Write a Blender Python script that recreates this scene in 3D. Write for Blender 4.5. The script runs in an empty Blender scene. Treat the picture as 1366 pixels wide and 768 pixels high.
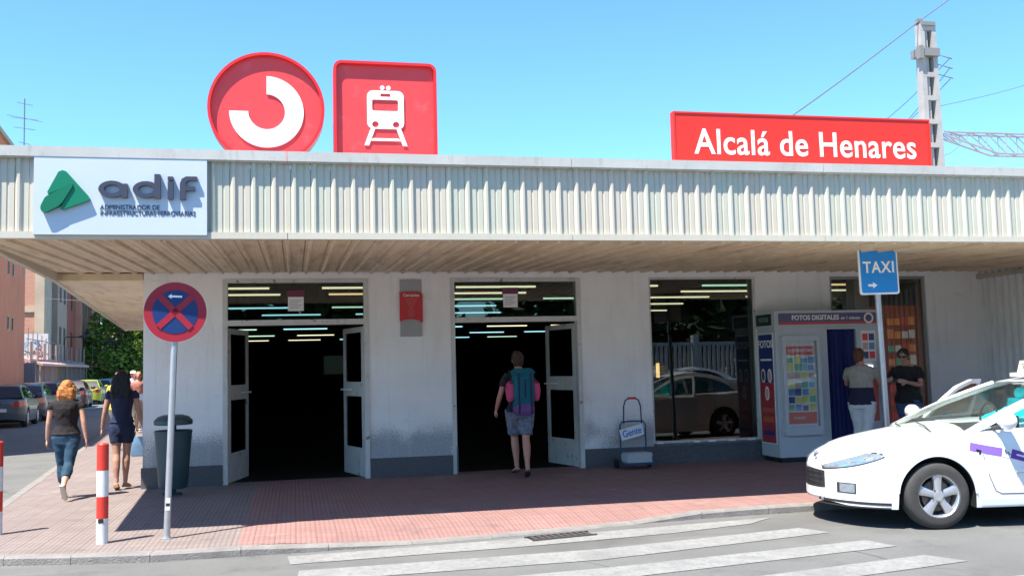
import bpy, bmesh, math, random
from mathutils import Vector, Matrix, Euler
from mathutils.geometry import tessellate_polygon
S = bpy.context.scene
COL = S.collection
rnd = random.Random(7)
PI = math.pi
# ------------------------------------------------------------------ camera, world, sun, exposure
FPX, PITCH, ROLL, YAW, DIST = 1317.7, .0784, -.0242, .2175, 15.04
F = Vector((math.sin(YAW)*math.cos(PITCH), math.cos(YAW)*math.cos(PITCH), math.sin(PITCH)))
R = Vector((math.cos(YAW), -math.sin(YAW), 0)); U = R.cross(F)
c_, s_ = math.cos(ROLL), math.sin(ROLL)
R2 = c_*R + s_*U; U2 = -s_*R + c_*U
cam = bpy.data.cameras.new('camera'); camo = bpy.data.objects.new('camera', cam); COL.objects.link(camo)
m = Matrix((R2, U2, -F)).transposed().to_4x4(); m.translation = Vector((0, -DIST, 1.62))
camo.matrix_world = m
cam.sensor_width = 36; cam.lens = FPX/1366*36; cam.clip_end = 3000; cam.clip_start = .05
S.camera = camo
SUN = Vector((-.41, -.31, 1)).normalized()
el = math.asin(SUN.z); az = math.atan2(SUN.x, SUN.y)
w = bpy.data.worlds.new('World'); S.world = w; w.use_nodes = True
nt = w.node_tree; bg = nt.nodes['Background']; sky = nt.nodes.new('ShaderNodeTexSky')
sky.sky_type = 'NISHITA'; sky.sun_disc = False; sky.sun_elevation = el; sky.sun_rotation = az
sky.altitude = 600; sky.air_density = 1.0; sky.dust_density = 0; sky.ozone_density = 1.2
tint = nt.nodes.new('ShaderNodeMix'); tint.data_type = 'RGBA'; tint.blend_type = 'MULTIPLY'; tint.inputs[0].default_value = 1; tint.inputs[7].default_value = (.37, .585, .72, 1)
nt.links.new(sky.outputs[0], tint.inputs[6]); nt.links.new(tint.outputs[2], bg.inputs[0]); bg.inputs[1].default_value = .15
sl = bpy.data.lights.new('sun', 'SUN'); sl.energy = 4.0; sl.angle = math.radians(.5); sl.color = (1, .94, .85)
so = bpy.data.objects.new('sun', sl); COL.objects.link(so); so.rotation_euler = SUN.to_track_quat('Z', 'Y').to_euler()
so.location = (-10, -20, 30)
S.view_settings.view_transform = 'Standard'; S.view_settings.look = 'None'; S.view_settings.gamma = 1
S.view_settings.exposure = 1.6
S.render.engine = 'CYCLES'
S.cycles.max_bounces = 8; S.cycles.transparent_max_bounces = 16
# ------------------------------------------------------------------ materials
def mat(name, col, rough=.6, metal=0, var=0, vscale=4, bump=0, bscale=60, emit=None, spec=.5, coat=0, dirt=None, stretch=(1, 1, 1)):
    ma = bpy.data.materials.new(name); ma.use_nodes = True; t = ma.node_tree; b = t.nodes['Principled BSDF']
    b.inputs['Base Color'].default_value = (*col, 1); b.inputs['Roughness'].default_value = rough; b.inputs['Metallic'].default_value = metal
    b.inputs['Specular IOR Level'].default_value = spec; b.inputs['Coat Weight'].default_value = coat
    if var or bump or dirt:
        tc = t.nodes.new('ShaderNodeTexCoord'); mp = t.nodes.new('ShaderNodeMapping'); mp.inputs['Scale'].default_value = stretch
        t.links.new(tc.outputs['Object'], mp.inputs[0])
    if var:
        n = t.nodes.new('ShaderNodeTexNoise'); n.inputs['Scale'].default_value = vscale; n.inputs['Detail'].default_value = 6; n.inputs['Roughness'].default_value = .65
        t.links.new(mp.outputs[0], n.inputs[0])
        r = t.nodes.new('ShaderNodeValToRGB'); r.color_ramp.elements[0].position = .3; r.color_ramp.elements[1].position = .7
        a = [max(0, x*(1-var)) for x in col]; c = [min(1, x*(1+var)) for x in col]
        r.color_ramp.elements[0].color = (*a, 1); r.color_ramp.elements[1].color = (*c, 1)
        t.links.new(n.outputs[0], r.inputs[0]); t.links.new(r.outputs[0], b.inputs['Base Color'])
    if bump:
        n2 = t.nodes.new('ShaderNodeTexNoise'); n2.inputs['Scale'].default_value = bscale; n2.inputs['Detail'].default_value = 4
        t.links.new(mp.outputs[0], n2.inputs[0])
        bp = t.nodes.new('ShaderNodeBump'); bp.inputs['Strength'].default_value = bump; bp.inputs['Distance'].default_value = .02
        t.links.new(n2.outputs[0], bp.inputs['Height']); t.links.new(bp.outputs[0], b.inputs['Normal'])
    if emit:
        b.inputs['Emission Color'].default_value = (*emit[0], 1); b.inputs['Emission Strength'].default_value = emit[1]
    return ma
def nodes(ma): return ma.node_tree, ma.node_tree.nodes, ma.node_tree.links
def mixcol(ma, fac_socket, col2):
    """mix col2 over the current base colour by fac"""
    t, N, L = nodes(ma); b = N['Principled BSDF']; mx = N.new('ShaderNodeMix'); mx.data_type = 'RGBA'
    src = b.inputs['Base Color']
    if src.is_linked: L.new(src.links[0].from_socket, mx.inputs[6])
    else: mx.inputs[6].default_value = src.default_value
    mx.inputs[7].default_value = (*col2, 1); L.new(fac_socket, mx.inputs[0]); L.new(mx.outputs[2], src)
def ramp(t, src, a, b):
    r = t.nodes.new('ShaderNodeMapRange'); r.inputs[1].default_value = a; r.inputs[2].default_value = b
    t.links.new(src, r.inputs[0]); return r.outputs[0]
def glass(name, tint=(1, 1, 1), ior=1.5, rough=0.0):
    ma = bpy.data.materials.new(name); ma.use_nodes = True; t, N, L = nodes(ma); N.remove(N['Principled BSDF'])
    tr = N.new('ShaderNodeBsdfTransparent'); tr.inputs[0].default_value = (*tint, 1); gl = N.new('ShaderNodeBsdfGlossy'); gl.inputs['Roughness'].default_value = rough
    fr = N.new('ShaderNodeFresnel'); fr.inputs[0].default_value = ior; mx = N.new('ShaderNodeMixShader')
    L.new(fr.outputs[0], mx.inputs[0]); L.new(tr.outputs[0], mx.inputs[1]); L.new(gl.outputs[0], mx.inputs[2]); L.new(mx.outputs[0], N['Material Output'].inputs[0])
    return ma
def paint(name, col, var=.03): return mat(name, col, .35, 0, var, 3, coat=.6)
def grime(ma, col, scale=(7, 7, .6), lo=.52, hi=.85, det=8, base=1.5):
    t, N, L = nodes(ma); g_ = N.new('ShaderNodeNewGeometry'); m_ = N.new('ShaderNodeMapping'); m_.inputs['Scale'].default_value = scale; L.new(g_.outputs['Position'], m_.inputs[0])
    n_ = N.new('ShaderNodeTexNoise'); n_.inputs['Scale'].default_value = base; n_.inputs['Detail'].default_value = det; n_.inputs['Roughness'].default_value = .7; L.new(m_.outputs[0], n_.inputs[0]); mixcol(ma, ramp(t, n_.outputs[0], lo, hi), col)
def cracks(ma, col, scale, width=.012):
    t, N, L = nodes(ma); g_ = N.new('ShaderNodeNewGeometry'); w_ = N.new('ShaderNodeTexNoise'); w_.inputs['Scale'].default_value = scale*2.2; w_.inputs['Detail'].default_value = 6; L.new(g_.outputs['Position'], w_.inputs[0])
    ad_ = N.new('ShaderNodeMix'); ad_.data_type = 'VECTOR'; ad_.inputs[0].default_value = .22; L.new(g_.outputs['Position'], ad_.inputs[4]); L.new(w_.outputs['Color'], ad_.inputs[5])
    v_ = N.new('ShaderNodeTexVoronoi'); v_.feature = 'DISTANCE_TO_EDGE'; v_.inputs['Scale'].default_value = scale; L.new(ad_.outputs[1], v_.inputs[0])
    k_ = N.new('ShaderNodeTexNoise'); k_.inputs['Scale'].default_value = scale*.9; L.new(g_.outputs['Position'], k_.inputs[0])
    a_ = ramp(t, v_.outputs['Distance'], width, width*.3); b_ = ramp(t, k_.outputs[0], .48, .6); mu_ = N.new('ShaderNodeMath'); mu_.operation = 'MULTIPLY'; L.new(a_, mu_.inputs[0]); L.new(b_, mu_.inputs[1]); mixcol(ma, mu_.outputs[0], col)
asph = mat('asphalt', (.138, .138, .13), .9, 0, .16, .8, .5, 220)
t, N, L = nodes(asph)
tc = N.new('ShaderNodeTexCoord'); v = N.new('ShaderNodeTexNoise'); v.inputs['Scale'].default_value = 140; v.inputs['Detail'].default_value = 2; L.new(tc.outputs['Object'], v.inputs[0])
mixcol(asph, ramp(t, v.outputs[0], .55, .75), (.24, .235, .225))
v = N.new('ShaderNodeTexNoise'); v.inputs['Scale'].default_value = .45; v.inputs['Detail'].default_value = 8; L.new(tc.outputs['Object'], v.inputs[0])
mixcol(asph, ramp(t, v.outputs[0], .52, .8), (.11, .108, .102))
grime(asph, (.075, .073, .07), (1, 1, 1), .55, .8, 10, 1.1); grime(asph, (.2, .197, .185), (.25, 1.6, 1), .55, .8, 6, .8); cracks(asph, (.08, .08, .078), .4, .006)
white_line = mat('road_paint', (.25, .25, .238), .8, 0, .12, 6, .3, 150)
t, N, L = nodes(white_line); tc = N.new('ShaderNodeTexCoord'); v = N.new('ShaderNodeTexNoise'); v.inputs['Scale'].default_value = 22; v.inputs['Detail'].default_value = 9; v.inputs['Roughness'].default_value = .8
L.new(tc.outputs['Object'], v.inputs[0]); mixcol(white_line, ramp(t, v.outputs[0], .47, .66), (.155, .152, .145))
grime(white_line, (.16, .157, .15), (1, 1, 1), .5, .75, 10, 1.6)
def paver(name, col, grout):
    ma = mat(name, col, .85, 0, .12, 1.3)
    t, N, L = nodes(ma); tc = N.new('ShaderNodeTexCoord'); b = N['Principled BSDF']
    br = N.new('ShaderNodeTexBrick'); br.offset = 0; br.inputs['Scale'].default_value = 1; br.inputs['Brick Width'].default_value = .2; br.inputs['Row Height'].default_value = .2; br.inputs['Mortar Size'].default_value = .006
    L.new(tc.outputs['Object'], br.inputs[0]); br.inputs['Color1'].default_value = (0, 0, 0, 1); br.inputs['Color2'].default_value = (.25, .25, .25, 1); br.inputs['Mortar'].default_value = (1, 1, 1, 1)
    wv = N.new('ShaderNodeTexWave'); wv.bands_direction = 'X'; wv.inputs['Scale'].default_value = 6.3; L.new(tc.outputs['Object'], wv.inputs[0])
    wy = N.new('ShaderNodeTexWave'); wy.bands_direction = 'Y'; wy.inputs['Scale'].default_value = 6.3; L.new(tc.outputs['Object'], wy.inputs[0])
    mm = N.new('ShaderNodeMath'); mm.operation = 'MINIMUM'; L.new(wv.outputs['Fac'], mm.inputs[0]); L.new(wy.outputs['Fac'], mm.inputs[1])
    sm = N.new('ShaderNodeMath'); sm.operation = 'SUBTRACT'; sm.inputs[0].default_value = 1; L.new(ramp(t, wv.outputs['Fac'], 0, .45), sm.inputs[1])
    ml = N.new('ShaderNodeMath'); ml.operation = 'MULTIPLY'; ml.inputs[1].default_value = .55; L.new(sm.outputs[0], ml.inputs[0])
    mixcol(ma, br.outputs['Color'], grout); mixcol(ma, ml.outputs[0], grout)
    st = N.new('ShaderNodeTexNoise'); st.inputs['Scale'].default_value = 3.5; st.inputs['Detail'].default_value = 10; st.inputs['Roughness'].default_value = .75; L.new(tc.outputs['Object'], st.inputs[0])
    mixcol(ma, ramp(t, st.outputs[0], .58, .85), tuple(x*.4 for x in col))
    bp = N.new('ShaderNodeBump'); bp.inputs['Strength'].default_value = .6; bp.inputs['Distance'].default_value = .008
    L.new(mm.outputs[0], bp.inputs['Height']); L.new(bp.outputs[0], b.inputs['Normal'])
    return ma
pave_red = paver('red_pavers', (.29, .163, .143), (.19, .105, .095))
pave_grey = paver('greyish_pavers', (.23, .185, .17), (.145, .115, .105))
for c in (pave_red, pave_grey): grime(c, (.12, .09, .085), (1, 1, 1), .56, .78, 10, 2.2); grime(c, (.35, .28, .26), (1, 1, 1), .58, .8, 8, .7)
kerb_m = mat('kerb_concrete', (.215, .2, .185), .9, 0, .2, 5, .5, 60)
stucco = mat('white_stucco', (.88, .875, .86), .85, 0, .05, 1.5, .35, 55)
t, N, L = nodes(stucco); geo = N.new('ShaderNodeNewGeometry'); sx = N.new('ShaderNodeSeparateXYZ'); L.new(geo.outputs['Position'], sx.inputs[0])
sp = N.new('ShaderNodeTexNoise'); sp.inputs['Scale'].default_value = 58; sp.inputs['Detail'].default_value = 5; sp.inputs['Roughness'].default_value = .8; L.new(geo.outputs['Position'], sp.inputs[0])
big = N.new('ShaderNodeTexNoise'); big.inputs['Scale'].default_value = 1.6; big.inputs['Detail'].default_value = 3; L.new(geo.outputs['Position'], big.inputs[0])
hz = N.new('ShaderNodeMapRange'); hz.inputs[1].default_value = 1.05; hz.inputs[2].default_value = .55; L.new(sx.outputs[2], hz.inputs[0])
mu = N.new('ShaderNodeMath'); mu.operation = 'MULTIPLY'; L.new(hz.outputs[0], mu.inputs[0]); L.new(ramp(t, big.outputs[0], .12, .5), mu.inputs[1])
ad = N.new('ShaderNodeMath'); ad.operation = 'MULTIPLY_ADD'; L.new(mu.outputs[0], ad.inputs[0]); ad.inputs[1].default_value = .36; L.new(sp.outputs[0], ad.inputs[2])
mixcol(stucco, ramp(t, ad.outputs[0], .68, .84), (.36, .37, .39))
ln = N.new('ShaderNodeTexNoise'); ln.inputs['Scale'].default_value = 1; ln.inputs['Detail'].default_value = 6
mp = N.new('ShaderNodeMapping'); mp.inputs['Scale'].default_value = (3, 3, .5); L.new(geo.outputs['Position'], mp.inputs[0]); L.new(mp.outputs[0], ln.inputs[0])
mixcol(stucco, ramp(t, ln.outputs[0], .55, .9), (.74, .72, .69))
grime(stucco, (.6, .58, .54), (9, 9, .5), .55, .9); grime(stucco, (.55, .56, .58), (1, 1, 2.5), .6, .85, 10, 1.3)
plinth = mat('grey_granite', (.095, .095, .1), .6, 0, .35, 40, .2, 80)
cream = mat('cream_metal', (.52,.48,.39), .45, 0, .05, 2, .05, 20)
creams = [cream, mat('cream_metal_green', (.49,.485,.39), .45, 0, .05, 2, .05, 20), mat('cream_metal_warm', (.53,.48,.39), .45, 0, .06, 2, .05, 20)]
for c in creams:
    t, N, L = nodes(c); geo = N.new('ShaderNodeNewGeometry'); mp = N.new('ShaderNodeMapping'); mp.inputs['Scale'].default_value = (9, 9, .7); L.new(geo.outputs['Position'], mp.inputs[0])
    n = N.new('ShaderNodeTexNoise'); n.inputs['Scale'].default_value = 2; n.inputs['Detail'].default_value = 7; L.new(mp.outputs[0], n.inputs[0]); mixcol(c, ramp(t, n.outputs[0], .55, .85), (.5, .5, .45))
soff = [mat('soffit_metal%d' % i, c, .5, 0, .1, 3, .05, 20) for i, c in enumerate([(.68, .56, .38), (.65, .54, .38), (.70, .58, .40), (.66, .53, .35)])]
for c in soff:
    t, N, L = nodes(c); geo = N.new('ShaderNodeNewGeometry'); mp = N.new('ShaderNodeMapping'); mp.inputs['Scale'].default_value = (6, .8, 1); L.new(geo.outputs['Position'], mp.inputs[0])
    n = N.new('ShaderNodeTexNoise'); n.inputs['Scale'].default_value = 1.5; n.inputs['Detail'].default_value = 7; L.new(mp.outputs[0], n.inputs[0]); mixcol(c, ramp(t, n.outputs[0], .5, .85), (.36, .25, .15))
cap_m = mat('roof_edge_metal', (.46,.455,.42), .5, 0, .1, 2)
frame_m = mat('painted_door_frame', (.6, .59, .56), .5, 0, .08, 3)
t, N, L = nodes(frame_m); geo = N.new('ShaderNodeNewGeometry'); n = N.new('ShaderNodeTexNoise'); n.inputs['Scale'].default_value = 9; n.inputs['Detail'].default_value = 8; L.new(geo.outputs['Position'], n.inputs[0]); mixcol(frame_m, ramp(t, n.outputs[0], .64, .7), (.2, .14, .1))
alu = mat('galvanised_steel', (.45, .46, .47), .42, .6, .12, 8)
grime(cap_m, (.33, .3, .25), (12, 1, 2), .55, .8); grime(frame_m, (.35, .32, .28), (6, 6, 1), .55, .8)
for c in creams: grime(c, (.42, .38, .3), (3, 3, .4), .58, .85, 9, 2)
glz = glass('window_glass', (.72, .76, .74), 1.7)
glz_door = glass('door_glass', (.35, .37, .36), 1.7)
dark_in = mat('dark_interior', (.009, .009, .0095), .95)  # near-black colour stands in for the deep shade of the hall
dark_floor = mat('dark_hall_floor', (.016, .015, .014), .9, 0, .2, 2, spec=.1)  # hall floor darkened the same way to read as shade
black = mat('black_rubber', (.012, .012, .013), .7)
blackp = mat('black_plastic', (.02, .02, .022), .4)
white = mat('white_plastic', (.8, .8, .8), .4)
red = mat('sign_red', (.68, .02, .02), .4, 0, .05, 2)
pinkred = mat('sign_face_red', (.78, .055, .055), .4, 0, .05, 2)
grime(pinkred, (.5, .06, .06), (14, 1, .5), .58, .85); grime(pinkred, (.75, .16, .15), (1, 1, 1), .55, .8, 8, 2.5); grime(red, (.5, .03, .03), (6, 6, .6), .55, .85)
letter = mat('letter_white', (.85, .83, .8), .5)
bluesign = mat('sign_blue', (.01, .22, .62), .35)
deepblue = mat('deep_blue', (.012, .03, .16), .5)
# ------------------------------------------------------------------ mesh helpers
class MB:
    def __init__(s): s.v = []; s.f = []; s.m = []
    def add(s, vs, fs, mi=0):
        o = len(s.v); s.v += [tuple(x) for x in vs]; s.f += [tuple(i+o for i in f) for f in fs]; s.m += [mi]*len(fs); return s
    def box(s, x0, x1, y0, y1, z0, z1, mi=0, M=None):
        vs = [Vector(p) for p in ((x0,y0,z0),(x1,y0,z0),(x1,y1,z0),(x0,y1,z0),(x0,y0,z1),(x1,y0,z1),(x1,y1,z1),(x0,y1,z1))]
        if M: vs = [M @ p for p in vs]
        return s.add(vs, [(0,3,2,1),(4,5,6,7),(0,1,5,4),(1,2,6,5),(2,3,7,6),(3,0,4,7)], mi)
    def loft(s, rings, mi=0, caps=True, closed=True):
        n = len(rings[0]); o = len(s.v); vs = [p for r in rings for p in r]; fs = []
        for i in range(len(rings)-1):
            for j in range(n if closed else n-1):
                k = (j+1) % n; fs.append((i*n+j, i*n+k, (i+1)*n+k, (i+1)*n+j))
        if caps and closed: fs.append(tuple(range(n))[::-1]); fs.append(tuple((len(rings)-1)*n+j for j in range(n)))
        return s.add(vs, fs, mi)
    def tube(s, pts, rad, n=10, mi=0, flat=1.0, up=None):
        """rad: number or list; rounded closed tube following pts; flat squeezes the ring along 'up'"""
        pts = [Vector(p) for p in pts]; rad = rad if isinstance(rad, (list, tuple)) else [rad]*len(pts)
        rings = []; prev = None
        for i, p in enumerate(pts):
            d = (pts[min(i+1, len(pts)-1)] - pts[max(i-1, 0)]).normalized()
            if prev is None:
                ref = Vector(up) if up else (Vector((0,0,1)) if abs(d.z) < .9 else Vector((0,1,0)))
                a = d.cross(ref).normalized()
            else: a = (prev - d*prev.dot(d)).normalized()
            prev = a; b = d.cross(a); r = rad[i]
            rings.append([p + a*(r*math.cos(2*PI*k/n)) + b*(r*flat*math.sin(2*PI*k/n)) for k in range(n)])
        return s.loft(rings, mi)
    def ell(s, c, rx, ry, rz, n=14, mi=0, M=None):
        c = Vector(c); rings = []
        h = n//2+1
        for i in range(1, h):
            a = PI*i/h; q = []
            for k in range(n):
                p = Vector((rx*math.sin(a)*math.cos(2*PI*k/n), ry*math.sin(a)*math.sin(2*PI*k/n), -rz*math.cos(a)))
                q.append(c + (M @ p if M else p))
            rings.append(q)
        return s.loft(rings, mi)
    def cyl(s, c, r, h, n=24, axis='z', r2=None, mi=0):
        r2 = r if r2 is None else r2; c = Vector(c); f = {'z': lambda a,b,t: Vector((a,b,t)), 'y': lambda a,b,t: Vector((b,t,a)), 'x': lambda a,b,t: Vector((t,a,b))}[axis]
        return s.loft([[c+f(r*math.cos(2*PI*k/n), r*math.sin(2*PI*k/n), 0) for k in range(n)], [c+f(r2*math.cos(2*PI*k/n), r2*math.sin(2*PI*k/n), h) for k in range(n)]], mi)
    def prism(s, pts, y0, y1, holes=(), mi=0, fn=None):
        """polygon in (x,z) extruded from y0 (front) to y1; holes are cut"""
        fn = fn or (lambda x, y, z: (x, y, z))
        loops = [list(pts)] + [list(h) for h in holes]; flat = [p for l in loops for p in l]; n = len(flat)
        tri = tessellate_polygon([[Vector((p[0], p[1], 0)) for p in l] for l in loops])
        vs = [fn(p[0], y0, p[1]) for p in flat] + [fn(p[0], y1, p[1]) for p in flat]
        fs = [tuple(t) for t in tri] + [tuple(i+n for i in t)[::-1] for t in tri]; o = 0
        for l in loops:
            k = len(l)
            for i in range(k): fs.append((o+i, o+(i+1) % k, n+o+(i+1) % k, n+o+i))
            o += k
        s.add(vs, fs, mi); return s
    def mesh(s, name, mats, smooth=False, fix=True):
        me = bpy.data.meshes.new(name); me.from_pydata(s.v, [], s.f)
        for x in (mats if isinstance(mats, (list, tuple)) else [mats]): me.materials.append(x)
        me.polygons.foreach_set('material_index', s.m)
        if fix:
            b = bmesh.new(); b.from_mesh(me); bmesh.ops.recalc_face_normals(b, faces=b.faces); b.to_mesh(me); b.free()
        if smooth:
            me.polygons.foreach_set('use_smooth', [True]*len(me.polygons))
            try: me.set_sharp_from_angle(angle=math.radians(smooth if smooth is not True else 40))
            except Exception: pass
        me.update(); return me
    def obj(s, name, mats, parent=None, smooth=False, fix=True, **k):
        return link(name, s.mesh(name, mats, smooth, fix), parent, **k)
def link(name, me, parent=None, loc=None, rot=None, label=None, cat=None, group=None, kind=None):
    o = bpy.data.objects.new(name, me); COL.objects.link(o); o.parent = parent
    if loc is not None: o.location = loc
    if rot is not None: o.rotation_euler = rot
    return tag(o, label, cat, group, kind)
def tag(o, label=None, cat=None, group=None, kind=None):
    if label: o['label'] = label
    if cat: o['category'] = cat
    if group: o['group'] = group
    if kind: o['kind'] = kind
    return o
def thing(name, label, cat, loc=(0,0,0), rz=0, group=None): return link(name, None, None, loc, (0,0,rz), label, cat, group)
def copy_tree(o, parent=None):
    c = o.copy(); COL.objects.link(c); c.parent = parent
    for ch in list(o.children): copy_tree(ch, c)
    return c
def text(s, size, loc, ma, parent, name='lettering', depth=.006, bold=0, xs=1, rot=(PI/2,0,0), align='CENTER', sp=1):
    cu = bpy.data.curves.new(name, 'FONT'); cu.body = s; cu.size = size; cu.extrude = depth/2; cu.offset = bold; cu.align_x = align; cu.align_y = 'CENTER'; cu.space_character = sp
    cu.materials.append(ma); tmp = bpy.data.objects.new('text_source', cu); me = bpy.data.meshes.new_from_object(tmp); bpy.data.objects.remove(tmp)
    me.name = name; me.transform(Matrix.Diagonal((xs, 1, 1, 1))); return link(name, me, parent, loc, rot)
def arc(cx, cz, rx, rz, a0, a1, n): return [(cx+rx*math.cos(math.radians(a0+(a1-a0)*i/n)), cz+rz*math.sin(math.radians(a0+(a1-a0)*i/n))) for i in range(n+1)]
def rrect(x0, x1, z0, z1, r, n=6): return arc(x1-r,z1-r,r,r,0,90,n)+arc(x0+r,z1-r,r,r,90,180,n)+arc(x0+r,z0+r,r,r,180,270,n)+arc(x1-r,z0+r,r,r,270,360,n)
def circ(cx, cz, r, n=32): return arc(cx, cz, r, r, 0, 360, n)[:-1]
def lerp(a, b, t): return a+(b-a)*t
def interp(tab, x):
    if x <= tab[0][0]: return tab[0][1]
    for (a, b), (c, d) in zip(tab, tab[1:]):
        if x <= c: u = (x-a)/(c-a); return b+(d-b)*u
    return tab[-1][1]
def sinterp(tab, x):
    """smooth (Catmull-Rom) interpolation of a table"""
    if x <= tab[0][0]: return tab[0][1]
    if x >= tab[-1][0]: return tab[-1][1]
    for i in range(len(tab)-1):
        if x <= tab[i+1][0]:
            (x1, y1), (x2, y2) = tab[i], tab[i+1]; x0, y0 = tab[max(i-1, 0)]; x3, y3 = tab[min(i+2, len(tab)-1)]
            t = (x-x1)/(x2-x1); m1 = (y2-y0)/(x2-x0)*(x2-x1); m2 = (y3-y1)/(x3-x1)*(x2-x1)
            return (2*t**3-3*t*t+1)*y1+(t**3-2*t*t+t)*m1+(-2*t**3+3*t*t)*y2+(t**3-t*t)*m2
# ------------------------------------------------------------------ ground
RZ = -.08
MB().box(-1500, 1500, -1500, 1500, -.6, -.1).obj('ground', mat('dry_earth', (.25, .22, .17), .95, 0, .2, .05), kind='structure')
MB().box(-160, 160, -60, 260, -.099, RZ).obj('road', asph, kind='structure')
def kline(x):   # front kerb outer edge y
    return sinterp([(-4.4,-3.2),(-4.1,-4.1),(-3.5,-4.75),(-2.7,-5.08),(-1.84,-5.3),(-1.3,-5.4),(-.4,-5.4),(.8,-5.36),(2.2,-5.22),(3.2,-5.02),(4.1,-4.88),(5.6,-4.82),(40,-4.6)], x)
def ke(x):      # top of the kerb: lowered at the crossing
    return interp([(-.1, 0), (.7, -.06), (3.6, -.06), (4.4, 0)], x)
def pavement(x0, x1, ma, label=None):
    b = MB(); n = max(2, int((x1-x0)/.2)); rows = []
    for i in range(n+1):
        x = lerp(x0, x1, i/n); k = kline(x)+.13; rows.append([(x, k, RZ-.01), (x, k, ke(x)), (x, k+.55, 0), (x, -3.2, 0), (x, .3, 0)])
    b.loft(rows, caps=False, closed=False)
    return b.obj('pavement', ma, kind='structure')
pavement(-.54, 30, pave_red)
def sx_(y): return -3.75-.1*(y+.9)     # side street kerb line
b = MB(); P = [(-.54, y) for y in (.3,)]
outer = [(x, kline(x)+.13) for x in [-.54-.2*i for i in range(19)]]
outer += [(sx_(y)+.13, y) for y in (-2.2, -1, 0, 2, 6, 12, 20, 30, 45, 60, 90)]
inner = [(-.54, -3), (-.54, .3), (-2.0, .3), (-2.4, 6), (-4.3, 25), (-8, 90)]
poly = outer + inner[::-1]
tri = tessellate_polygon([[Vector((*p, 0)) for p in poly]])
b.add([(*p, 0) for p in poly], tri)
n = len(outer); b.add([(*p, 0) for p in outer]+[(*p, RZ-.01) for p in outer], [(i, i+1, n+i+1, n+i) for i in range(n-1)])
b.obj('pavement', pave_grey, kind='structure')
kerb = link('kerb', None, kind='structure')
def kerb_run(fn, ts):
    for a, c in zip(ts, ts[1:]):
        A, C = Vector((*fn(a), 0)), Vector((*fn(c), 0)); d = (C-A); Ln = d.length; d.normalize(); nrm = Vector((-d.y, d.x, 0))
        za, zc = ke(A.x) if A.y < -3 else 0, ke(C.x) if C.y < -3 else 0
        j = .0025; q = MB(); A2 = A+d*j; C2 = C-d*j
        pts = []
        for P_, z in ((A2, za), (C2, zc)):
            z += .003+rnd.uniform(-.002, .002); pts.append([P_+Vector((0,0,RZ-.01)), P_+Vector((0,0,z-.02)), P_+nrm*.02+Vector((0,0,z)), P_+nrm*.135+Vector((0,0,z)), P_+nrm*.135+Vector((0,0,RZ-.01))])
        q.loft(pts); q.obj('kerb_stone', kerb_m, kerb)
kerb_run(lambda x: (x, kline(x)), [-4.38, -4.25, -4.05, -3.7, -3.2, -2.6, -2, -1.3, -.5, .3, 1.1, 1.9, 2.7, 3.5, 4.3, 5.1]+[5.1+1*i for i in range(1, 20)])
kerb_run(lambda y: (sx_(-y), -y), [-40+1.6*i for i in range(24)]+[-1.2, -.1, 1, 2.1, 2.9, 3.3][:0]+[-1.6, -.6, .4, 1.4, 2.4])
cw = thing('crosswalk', None, None); cw['kind'] = 'structure'
for q in ([(-.08,-5.56),(2.0,-5.4),(4.3,-5.14),(5.02,-5.06),(4.62,-5.36),(3.66,-5.62),(2.09,-5.82),(-.05,-5.95)],
          [(.02,-6.26),(2.71,-6.18),(4.95,-5.77),(5.1,-6.11),(2.6,-6.66),(.0,-6.72)],
          [(.1,-7.2),(2.5,-7.0),(5.18,-6.6),(5.27,-6.95),(2.5,-7.42),(.1,-7.6)],
          [(.2,-8.1),(3.0,-7.8),(5.25,-7.38),(5.42,-7.72),(3,-8.2),(.2,-8.5)], [(.3,-8.95),(5.5,-8.3),(5.6,-8.7),(.3,-9.35)]):
    tri = tessellate_polygon([[Vector((*p, 0)) for p in q]]); MB().add([(*p, RZ+.005) for p in q], tri).obj('crossing_stripe', white_line, cw)
g = thing('drain_grate', 'dark iron drain grate set in the gutter at the crossing', 'drain grate', (2.56, -5.42, RZ+.006), .18)
MB().box(-.33,.33,-.09,.09,0,.004).obj('pit', black, g)
for i in range(9): MB().box(-.3+i*.07,-.27+i*.07,-.08,.08,.004,.014).obj('bar', mat('iron', (.1,.09,.085), .6, .3) if i == 0 else bpy.data.materials['iron'], g)
b = MB(); b.box(-.35,.35,-.11,-.09,0,.014); b.box(-.35,.35,.09,.11,0,.014); b.obj('frame', bpy.data.materials['iron'], g)
# ------------------------------------------------------------------ station building
ST = thing('station_building', 'low white railway station with ribbed cream canopy and two dark entrances', 'building')
H = 3.09; W = 4.8
def zsoff(y): return H + (H-2.965)*y/W
# walls between openings (y 0..0.3)
for x0, x1 in ((-2.13,-1.03),(1.09,2.34),(4.43,5.58),(7.44,8.80),(10.62,11.78)):
    MB().box(x0, x1, 0, .3, .29, H+.1).obj('wall_pier', stucco, ST)
    MB().box(x0-(.0 if x0>-2 else .02), x1, -.025, .31, -.02, .29).obj('plinth', plinth, ST)
for x0, x1, z1 in ((5.58,7.44,.29),(8.80,10.62,.2)):
    MB().box(x0, x1, -.012, .3, -.02, z1).obj('plinth', plinth, ST)
    MB().box(x0-.0, x1, -.05, .3, z1, z1+.035).obj('window_sill', mat('sill_stone', (.14,.14,.14), .7, 0, .3, 12) if x0 < 6 else bpy.data.materials['sill_stone'], ST)
for a in (5.62, 6.25, 6.5, 6.85, 7.18): MB().box(a, a+rnd.uniform(.1,.2), -.04, .0, .3255, .352).obj('sill_patch', letter, ST)
MB().box(8.185, 8.2, -.012, 0, .33, 3.07).obj('wall_joint', stucco, ST)
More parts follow.
